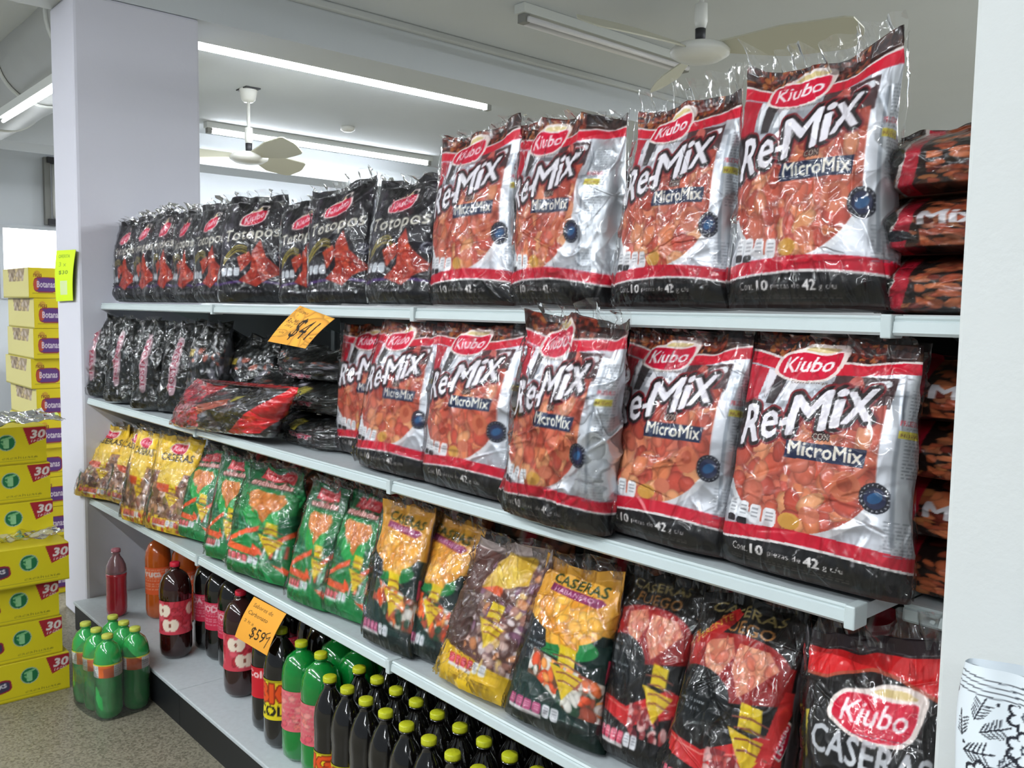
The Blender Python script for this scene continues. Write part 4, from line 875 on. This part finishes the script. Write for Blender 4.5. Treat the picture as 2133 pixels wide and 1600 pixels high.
a0 = bottle((-2.97, 1.125, Z4), 'dark brown bottle with apple label and red cap, front, at the far end', 'round', .053, .325, M_APPLE, M_REDCAP, 'apple', 'dark brown apple drink bottles', lz=(.27, .62), label_rot=-2.0)
dup(a0, (-2.545, 1.165, Z4), .5, 'dark brown bottle with apple label, just left of the lower orange price card')
k0 = bottle((-2.86, 1.235, Z4), 'dark bottle with pink printed label in the row behind the far apple bottle', 'round', .050, .325, M_COLA, M_REDCAP, 'pink', 'dark bottles with pink labels', lz=(.33, .62))
for k, (x, y) in enumerate([(-2.755, 1.235), (-2.65, 1.235), (-2.86, 1.34), (-2.755, 1.34), (-2.65, 1.34), (-2.54, 1.34), (-2.43, 1.26), (-2.43, 1.37), (-2.97, 1.24), (-2.97, 1.345), (-2.32, 1.29), (-2.21, 1.26), (-2.21, 1.365)]):
    dup(k0, (x, y, Z4), .7*k, 'pink labelled dark bottle, '+['second in the front row', 'third in the front row', 'first in the back row', 'second in the back row', 'third in the back row', 'behind the near apple bottle', 'behind the lower orange card', 'deep behind the lower orange card', 'directly behind the far apple bottle', 'deepest behind the far apple bottle', 'left of the yellow labelled one', 'behind the yellow labelled one', 'deep behind the yellow labelled one'][k], 'dark bottles with pink labels')
bottle((-2.285, 1.125, Z4), 'dark cola bottle with plain red label left of the yellow labelled bottle', 'slim', .045, .315, M_COLA, M_REDCAP, 'red', lz=(.32, .60), label_rot=-2.3)
bottle((-2.172, 1.110, Z4), 'dark cola bottle with bright yellow label beside the green bottles', 'slim', .048, .325, M_COLA, M_LIME, 'big', lz=(.26, .60), label_rot=-2.45)
bottle((-1.0, 1.135, Z4), 'dark bottle with yellow rimmed label at the right end of the bottom shelf', 'slim', .05, .32, M_COLA, M_LIME, 'big', lz=(.30, .72), label_rot=-1.4)
o0 = bottle((-3.39, 1.22, Z4), 'tall orange drink bottle on the bottom shelf, near one beside the far pillar', 'round', .048, .325, M_ORANGE, M_REDCAP, 'orange', 'orange drink bottles', lz=(.30, .62))
dup(o0, (-3.28, 1.28, Z4), 1, 'tall orange drink bottle on the bottom shelf, standing right of its twin')
dup(o0, (-3.17, 1.33, Z4), 2, 'tall orange drink bottle furthest back under the third shelf')
bottle((-3.50, 1.10, Z4), 'red drink bottle with clear shoulder in front of the far pillar', 'slim', .038, .262, M_RED, M_PINKCAP, None, shoulder=M_CLEARTOP)
# green shrink wrapped pack on the floor
pk = empty('bottle_pack', (-2.985, .915, 0)); tag(pk, 'shrink wrapped pack of green bottles standing on the floor beside the yellow boxes', 'bottle pack')
pk.rotation_euler = (0, 0, .12)
for i, (x, y) in enumerate([(-.08, -.045), (0, -.045), (.08, -.045), (-.08, .045), (0, .045), (.08, .045)]):
    pb = bottle_parts(pk, 'round', .042, .268, M_GREEN2, M_YCAP, 'pack', lz=(.52, .68), loc=(x, y, 0), asub=True)
n = 72; t = np.linspace(0, 2*np.pi, n, endpoint=False)
zz = np.linspace(0.002, .215, 22); P = []
for z in zz:
    k = 1 if z < .16 else 1-.25*((z-.16)/.055)**2
    rowp = []
    for a in t:
        cxx = math.cos(a); syy = math.sin(a); rx = .126*k; ry = .09*k
        rowp.append((np.sign(cxx)*abs(cxx)**.45*rx*(1+.012*math.sin(z*90+a*5)), np.sign(syy)*abs(syy)**.45*ry*(1+.02*math.sin(z*70+a*7)), z))
    P.append(rowp)
grid_obj('shrink_film', np.array(P), film_mat('shrink_film', .9, .03, .10, .4, 40), pk, wrap=True)
# ------------------------------------------------------------------ yellow boxes
def art_box():
    c = Canvas(1.0, .36, 420, 'd3c41c'); c.rect(0, 1, 0, .03, 'a89a1c'); c.rect(.35, .9, .09, .105, 'a8a02a')
    c.poly([(.80, .97), (1.0, .98), (1.0, .66), (.85, .50)], 'a02430'); c.text('30', .862, .68, .075, 'd8d0cc', w=.12, shear=.2, off=.04); c.text('PIEZAS', .87, .57, .022, 'd8d0cc', w=.11, rot=.1, off=.03)
    c.ell(.66, .60, .078, .078, '9ab09c'); c.ell(.66, .60, .070, .070, '1e6a40'); c.text('1', .64, .46, .08, '8ac08c', w=.035, off=.05); c.line([(.62, .68), (.70, .74)], .018, '7ab47c'); c.line([(.62, .60), (.645, .52)], .012, '7ab47c')
    c.rrect(.36, .42, .15, .062, '8a2438', .12); c.rrect(.37, .42, .125, .048, '3e3a52', .12); c.text('Snacks', .27, .36, .055, 'c8c4cc', w=.20, rot=.12, off=.03)
    c.text('cacahuate', .62, .14, .028, '8a8420', w=.3)
    return c
def art_tower():
    c = Canvas(1.0, .5, 420, 'd6c31e'); c.rrect(.5, .44, .36, .13, '8a3040', 0); c.rrect(.5, .44, .33, .11, '5c3a78', 0); c.ell(.22, .44, .09, .09, 'b04a34')
    c.text('Botanas', .24, .36, .10, 'c8bcc8', w=.54, off=.03); c.ell(.25, .80, .10, .05, 'c49a30'); c.text('ricas', .14, .70, .07, '7a4a1e', w=.25, off=.02); c.rect(.1, .9, .14, .17, 'b0a020'); c.rect(0, 1, 0, .02, '8a7c18')
    return c
def art_side():
    c = Canvas(1.0, .4, 300, 'c8bf7c'); c.poly([(.25, .55), (.8, .55), (.86, .98), (.2, .98)], '8a7458'); c.blobs(pip([(.25, .55), (.8, .55), (.86, .98), (.2, .98)], c.X, c.Y), 40, .05, ['8c7a60', '6a5440', 'a8988a', 'b09c70'], 3); c.rect(0, 1, 0, .04, '9a9040'); return c
AB, AT, AS = art_box(), art_tower(), art_side()
M_BOXP = mat('box_card_plain', 'c9bb2c', .6)
def carton(name, x0, y0, z0, wx, wy, h, artX, artY, label, group, nx_=150):
    """+X face carries artX, -Y face carries artY"""
    r = empty(name, (x0, y0, z0)); tag(r, label, 'carton', group)
    V, F = box_vf(-wx, -.0006, .0006, wy, .0005, h-.0005); mesh_obj('box_body', V, F, M_BOXP, r)
    uu, vv = np.meshgrid(np.linspace(0, 1, nx_), np.linspace(0, 1, int(nx_*.4)))
    grid_obj('printed_front', np.stack([uu*0, .0006+uu*(wy-.0006), .0005+vv*(h-.001)], -1), M_PAPER, r, ink=artX.get(uu*.999, vv), smooth=False)
    if artY is not None:
        uu, vv = np.meshgrid(np.linspace(0, 1, 70), np.linspace(0, 1, 34))
        grid_obj('printed_end', np.stack([-wx+uu*wx, uu*0, .0005+vv*(h-.001)], -1), M_PAPER, r, ink=artY.get(uu*.999, vv), smooth=False)
    return r
GY = 'yellow cartons stacked on the floor beside the green bottle pack'
first = None; hb = .128
offs = [(-3.20, .845), (-3.21, .828), (-3.215, .822), (-3.19, .850), (-3.31, .835), (-3.32, .832), (-3.33, .825)]
names = ['lowest one on the floor', 'second from the floor', 'third from the floor', 'fourth from the floor', 'fifth from the floor', 'sixth from the floor', 'topmost']
for k, (x, yr) in enumerate(offs):
    lb = 'wide yellow carton with a red corner flash, '+names[k]
    if first is None: first = carton('snack_carton', x, yr-.36, k*hb, .30, .36, hb, AB, AS, lb, GY)
    else: dup(first, (x, yr-.36, k*hb), 0, lb, GY)
ft = None; ht = .1335; NT = 11
for k in range(NT):
    x = -4.30+.02*((k*7) % 3-1)*.5; y = 1.015+.008*((k*5) % 3)
    lb = 'yellow purple oval carton in the tower left of the pillar, '+['topmost', 'second from the top', 'third from the top', 'fourth from the top', 'fifth from the top', 'sixth from the top', 'seventh from the top', 'eighth from the top', 'ninth from the top', 'tenth from the top', 'lowest, on the floor'][k]
    z = CAMZ+.200-(k+1)*ht+(.0)
    z = 1.4685-(k+1)*ht+.05-.05
    if ft is None: ft = carton('snack_carton', x, y, z, .46, .135, ht, AT, AS, lb, 'yellow cartons in the tall tower', 120)
    else: dup(ft, (x, y, z), 0, lb, 'yellow cartons in the tall tower')
# clear film sheet crumpled on the lower stack
uu, vv = np.meshgrid(np.linspace(0, 1, 60), np.linspace(0, 1, 40))
P = np.stack([-3.46+vv*.30, .46+uu*.39, 7*hb+.004+.035*vnoise(uu*7, vv*6, 3)+.02*vnoise(uu*15, vv*13, 4)], -1)
o = grid_obj('plastic_sheet', P-np.array([-3.4, .65, 7*hb]), film_mat('crumpled_sheet', 2.5, .25, .15, .9, 40), None); o.location = (-3.42, .65, 7*hb); tag(o, 'crumpled clear plastic sheet on top of the nearer yellow cartons', 'plastic sheet')
P = np.stack([-3.325+vv*.12, .46+uu*.38, 4*hb+.004+.03*vnoise(uu*7, vv*5, 8)+.015*vnoise(uu*17, vv*11, 9)], -1)
o = grid_obj('plastic_sheet', P-np.array([-3.25, .65, 4*hb]), bpy.data.materials['crumpled_sheet'], None); o.location = (-3.245, .65, 4*hb); tag(o, 'crumpled clear plastic on the ledge of the lower yellow cartons', 'plastic sheet')
# ------------------------------------------------------------------ price cards
M_CARD = print_mat('marker_on_card', .7, 0, .5)
def card(px, Y, art, label, name='price_card', curl=.02, nu=110, nv=110, yt=None):
    a, b, c, d = [aty(x, y, Y+(0 if i > 1 else -curl)) for i, (x, y) in enumerate(px)]
    uu, vv = np.meshgrid(np.linspace(0, 1, nu), np.linspace(0, 1, nv))
    P = (a*(1-uu[..., None])+b*uu[..., None])*(1-vv[..., None])+(d*(1-uu[..., None])+c*uu[..., None])*vv[..., None]
    P = P+np.array([0, -1, 0])*(.006*np.sin(vv*3.1))[..., None]
    org = (c+d)/2; P2 = P+np.array([0, .0012, 0])
    r = empty(name, org); tag(r, label, 'price card')
    grid_obj('card_face', P, M_CARD, r, ink=art.get(uu*.999, vv), origin=org)
    grid_obj('card_backing', P2, mat('card_back', 'c98a2c' if name == 'price_card' else 'b8c41e', .8), r, origin=org, flip=True)
    return r
c = Canvas(1.0, .95, 300, 'eda53c'); c.blobs(c.Y > -1, 20, .3, ['eea83e', 'eba23a'], 2)
def sc(c, pts, w=.018, col='231a12'): c.line(pts, w, col)
c.text('Totopos', .06, .84, .09, '231a12', w=.30, rot=.0, shear=.2, off=0); c.text('y', .16, .76, .05, '231a12', off=0)
c.text('Re-Mix', .06, .56, .12, '231a12', w=.32, shear=.2, off=0); c.text('200 g', .10, .46, .07, '231a12', w=.2, shear=.2, off=0); c.text('c/u', .10, .28, .06, '231a12', w=.12, off=0)
c.text('$41', .36, .14, .62, '231a12', w=.46, shear=.06, off=-.012); c.text('00', .90, .30, .06, '231a12', w=.08)
card([(558, 711), (636, 726), (697, 664), (625, 637)], D1-.008, c, 'orange handwritten price card hanging from the top shelf rail', curl=.03)
c = Canvas(1.0, .95, 300, 'eba43a')
c.text('Sabores de', .12, .82, .08, '3a2c18', w=.60, shear=.15, off=0); c.text('Carbonato', .08, .64, .085, '3a2c18', w=.60, shear=.15, off=0); c.text('2 lt a', .08, .44, .07, '3a2c18', w=.30, shear=.15, off=0)
c.text('$59', .36, .14, .30, '231a12', w=.42, shear=.1, off=.0); sc(c, [(.88, .50), (.80, .44), (.84, .34), (.92, .42), (.86, .12)], .018)
card([(489, 1326), (556, 1366), (596, 1279), (529, 1243)], D3-.008, c, 'orange handwritten price card hanging from the third shelf rail', curl=.03)
c = Canvas(1.0, 1.6, 260, 'd2ee1c'); c.text('OFERTA', .15, .85, .10, '7aa020', w=.6, off=.02); c.text('3 x', .2, .68, .14, '8aae28', w=.4); c.text('$30', .22, .52, .13, '6a8a28', w=.5, off=.02); c.rect(.3, .7, .12, .40, 'cfe0a0')
card([(117, 628), (152, 626), (158, 520), (118, 522)], 1.058, c, 'neon yellow paper notice stuck to the edge of the far pillar', name='paper_notice', curl=.0)
# small clear tag on the pillar
c = Canvas(1.0, .5, 200, 'c8c8d4'); c.text('AAAA', .1, .3, .2, 'a0a0b4', w=.8)
# ------------------------------------------------------------------ floral bag
c = Canvas(1.0, 1.0, 460, 'dfe8ee'); R = random.Random(4)
def flower(x, y, s, rot=0):
    for k in range(7):
        t = rot+k*6.283/7; c.ell(x+s*.62*math.cos(t), y+s*.62*math.sin(t)/c.A, s*.46, s*.38, '20222c', t)
    for k in range(7):
        t = rot+k*6.283/7; c.ell(x+s*.58*math.cos(t), y+s*.58*math.sin(t)/c.A, s*.33, s*.24, 'dfe8ee', t)
    c.ell(x, y, s*.26, s*.26, '3c4450'); c.ell(x, y, s*.16, s*.16, 'e4ecf0'); c.ell(x, y, s*.07, s*.07, '20222c')
def leaf(x, y, s, rot):
    for k in range(5):
        for sg in (-1, 1):
            t = rot+sg*(.75+.10*k); px = x+k*s*.16*math.cos(rot); py = y+k*s*.16*math.sin(rot)/c.A
            c.ell(px+s*.22*math.cos(t), py+s*.22*math.sin(t)/c.A, s*.20, s*.028, '262a34', t)
    c.line([(x, y), (x+s*math.cos(rot), y+s*math.sin(rot)/c.A)], s*.06, '20222c')
for (x, y, s) in [(.36, .80, .10), (.37, .62, .10), (.17, .40, .10), (.62, .72, .10), (.60, .45, .10), (.85, .60, .10), (.88, .85, .09), (.40, .22, .10), (.12, .12, .09), (.70, .18, .10)]: flower(x, y, s, x*5)
for (x, y, s, r2) in [(.10, .72, .15, 1.2), (.03, .60, .14, 1.7), (.14, .66, .16, .4), (.05, .52, .18, .2), (.25, .48, .14, .8), (.45, .42, .15, 1.5), (.72, .55, .15, .9), (.25, .28, .15, 1.1), (.55, .88, .13, .2), (.9, .35, .16, 2), (.5, .08, .14, .5), (.85, .05, .14, 1)]: leaf(x, y, s, r2)
for _ in range(30): x, y = R.uniform(0, 1), R.uniform(0, .9); c.ell(x, y, .010, .010, '2c303a')
top_art = Canvas(1.0, .2, 460, 'dfe8ee')
for k in range(5): top_art.line([(.0, .85-.16*k), (.3, .80-.15*k), (.6, .86-.15*k), (1.0, .85-.16*k)], .007, '3a404a')
fa = aty(2012, 1382, .90); fr = empty('shopping_bag', (-.10, .90, 0)); tag(fr, 'white shopping bag with black floral print standing in front of the near pillar', 'shopping bag')
topz = fa[2]; xl = fa[0]
us = np.concatenate([np.linspace(0, .56, 420, endpoint=False), np.linspace(.56, 1, 40)]); vs = np.concatenate([np.linspace(0, .72, 24, endpoint=False), np.linspace(.72, 1, 240)])
uu, vv = np.meshgrid(us, vs)
_t = np.linspace(-np.pi, np.pi, 4000); _x = np.sign(np.cos(_t))*abs(np.cos(_t))**.5*.2; _y = np.sign(np.sin(_t))*abs(np.sin(_t))**.5*.06
_s = np.concatenate([[0], np.cumsum(np.hypot(np.diff(_x), np.diff(_y)))]); th = np.interp(uu*_s[-1], _s, _t)
ex = np.sign(np.cos(th))*abs(np.cos(th))**.5; ey = np.sign(np.sin(th))*abs(np.sin(th))**.5
w_ = .20+.045*(1-vv); d_ = .06*(1-.75*np.clip(vv-.45, 0, 1)**1.2/.5)
PX = xl+.20+w_*ex+.004*np.sin(vv*31); PY = .90+d_*ey+.006*np.sin(vv*11+ex*4)*vv+.004*np.sin(ex*19+vv*9); PZ = vv*(topz+.006*np.sin(ex*7+1)*vv)
P = np.stack([PX, PY, PZ], -1)
sx = (PX-xl)/.165+(PY-.84)/.165*(ex > .6); dz = (topz-PZ)/.165
ink = c.get(sx % 1.0*.995, (1-dz) % 1.0*.995); ink2 = top_art.get(sx % 1.0*.99, np.clip(1-dz/.2, 0, 1)); mk = (dz < .14)[..., None]
grid_obj('printed_cloth', P-np.array([-.10, .90, 0]), print_mat('printed_bag_cloth', .5, .3, .2, .12, 20), fr, ink=np.where(mk, ink2, ink))
bt = box('bag_bottom', -.20, .22, -.05, .05, 0.001, .006, mat('bag_bottom_cloth', 'd0d8de', .7), fr)
# ------------------------------------------------------------------ far left clutter
M_W = mat('counter_white', 'd0d4d8', .5); M_GR = mat('counter_grey', '6d7378', .6); M_BL = mat('blue_pack', '3a4a7c', .5)
pt = aty(0, 905, 2.6)
t = empty('display_counter', (-8.2, 3.0, 0)); tag(t, 'white display counter far behind at the left edge', 'counter')
box('counter_top', -.6, .6, -1.0, .6, .84, .88, M_W, t, bev=.01); box('counter_body', -.55, .55, -.95, .55, .05, .84, M_GR, t); box('counter_foot', -.5, .5, -.9, .5, 0, .05, M_DARK, t)
q = 0
for (x, y, s, h_, M_) in [(-7.8, 2.45, .16, .26, M_W), (-7.85, 2.75, .18, .36, M_W), (-8.2, 2.25, .14, .18, M_BL), (-7.9, 3.15, .2, .22, M_GR), (-8.3, 2.7, .2, .42, M_W)]:
    r = empty('goods_box', (x, y, .88)); tag(r, ['white pack on the far counter, front one', 'tall white pack on the far counter', 'blue pack on the far counter', 'grey pack at the back of the far counter', 'tallest white pack on the far counter'][q], 'pack', 'packs on the far counter'); q += 1
    box('pack_body', -s/2, s/2, -s/2, s/2, 0, h_*.85, M_, r, bev=.01); box('pack_lid', -s/2-.004, s/2+.004, -s/2-.004, s/2+.004, h_*.85, h_, M_GR if M_ is M_W else M_W, r, bev=.004)
print('BAGS', BAGLOG)
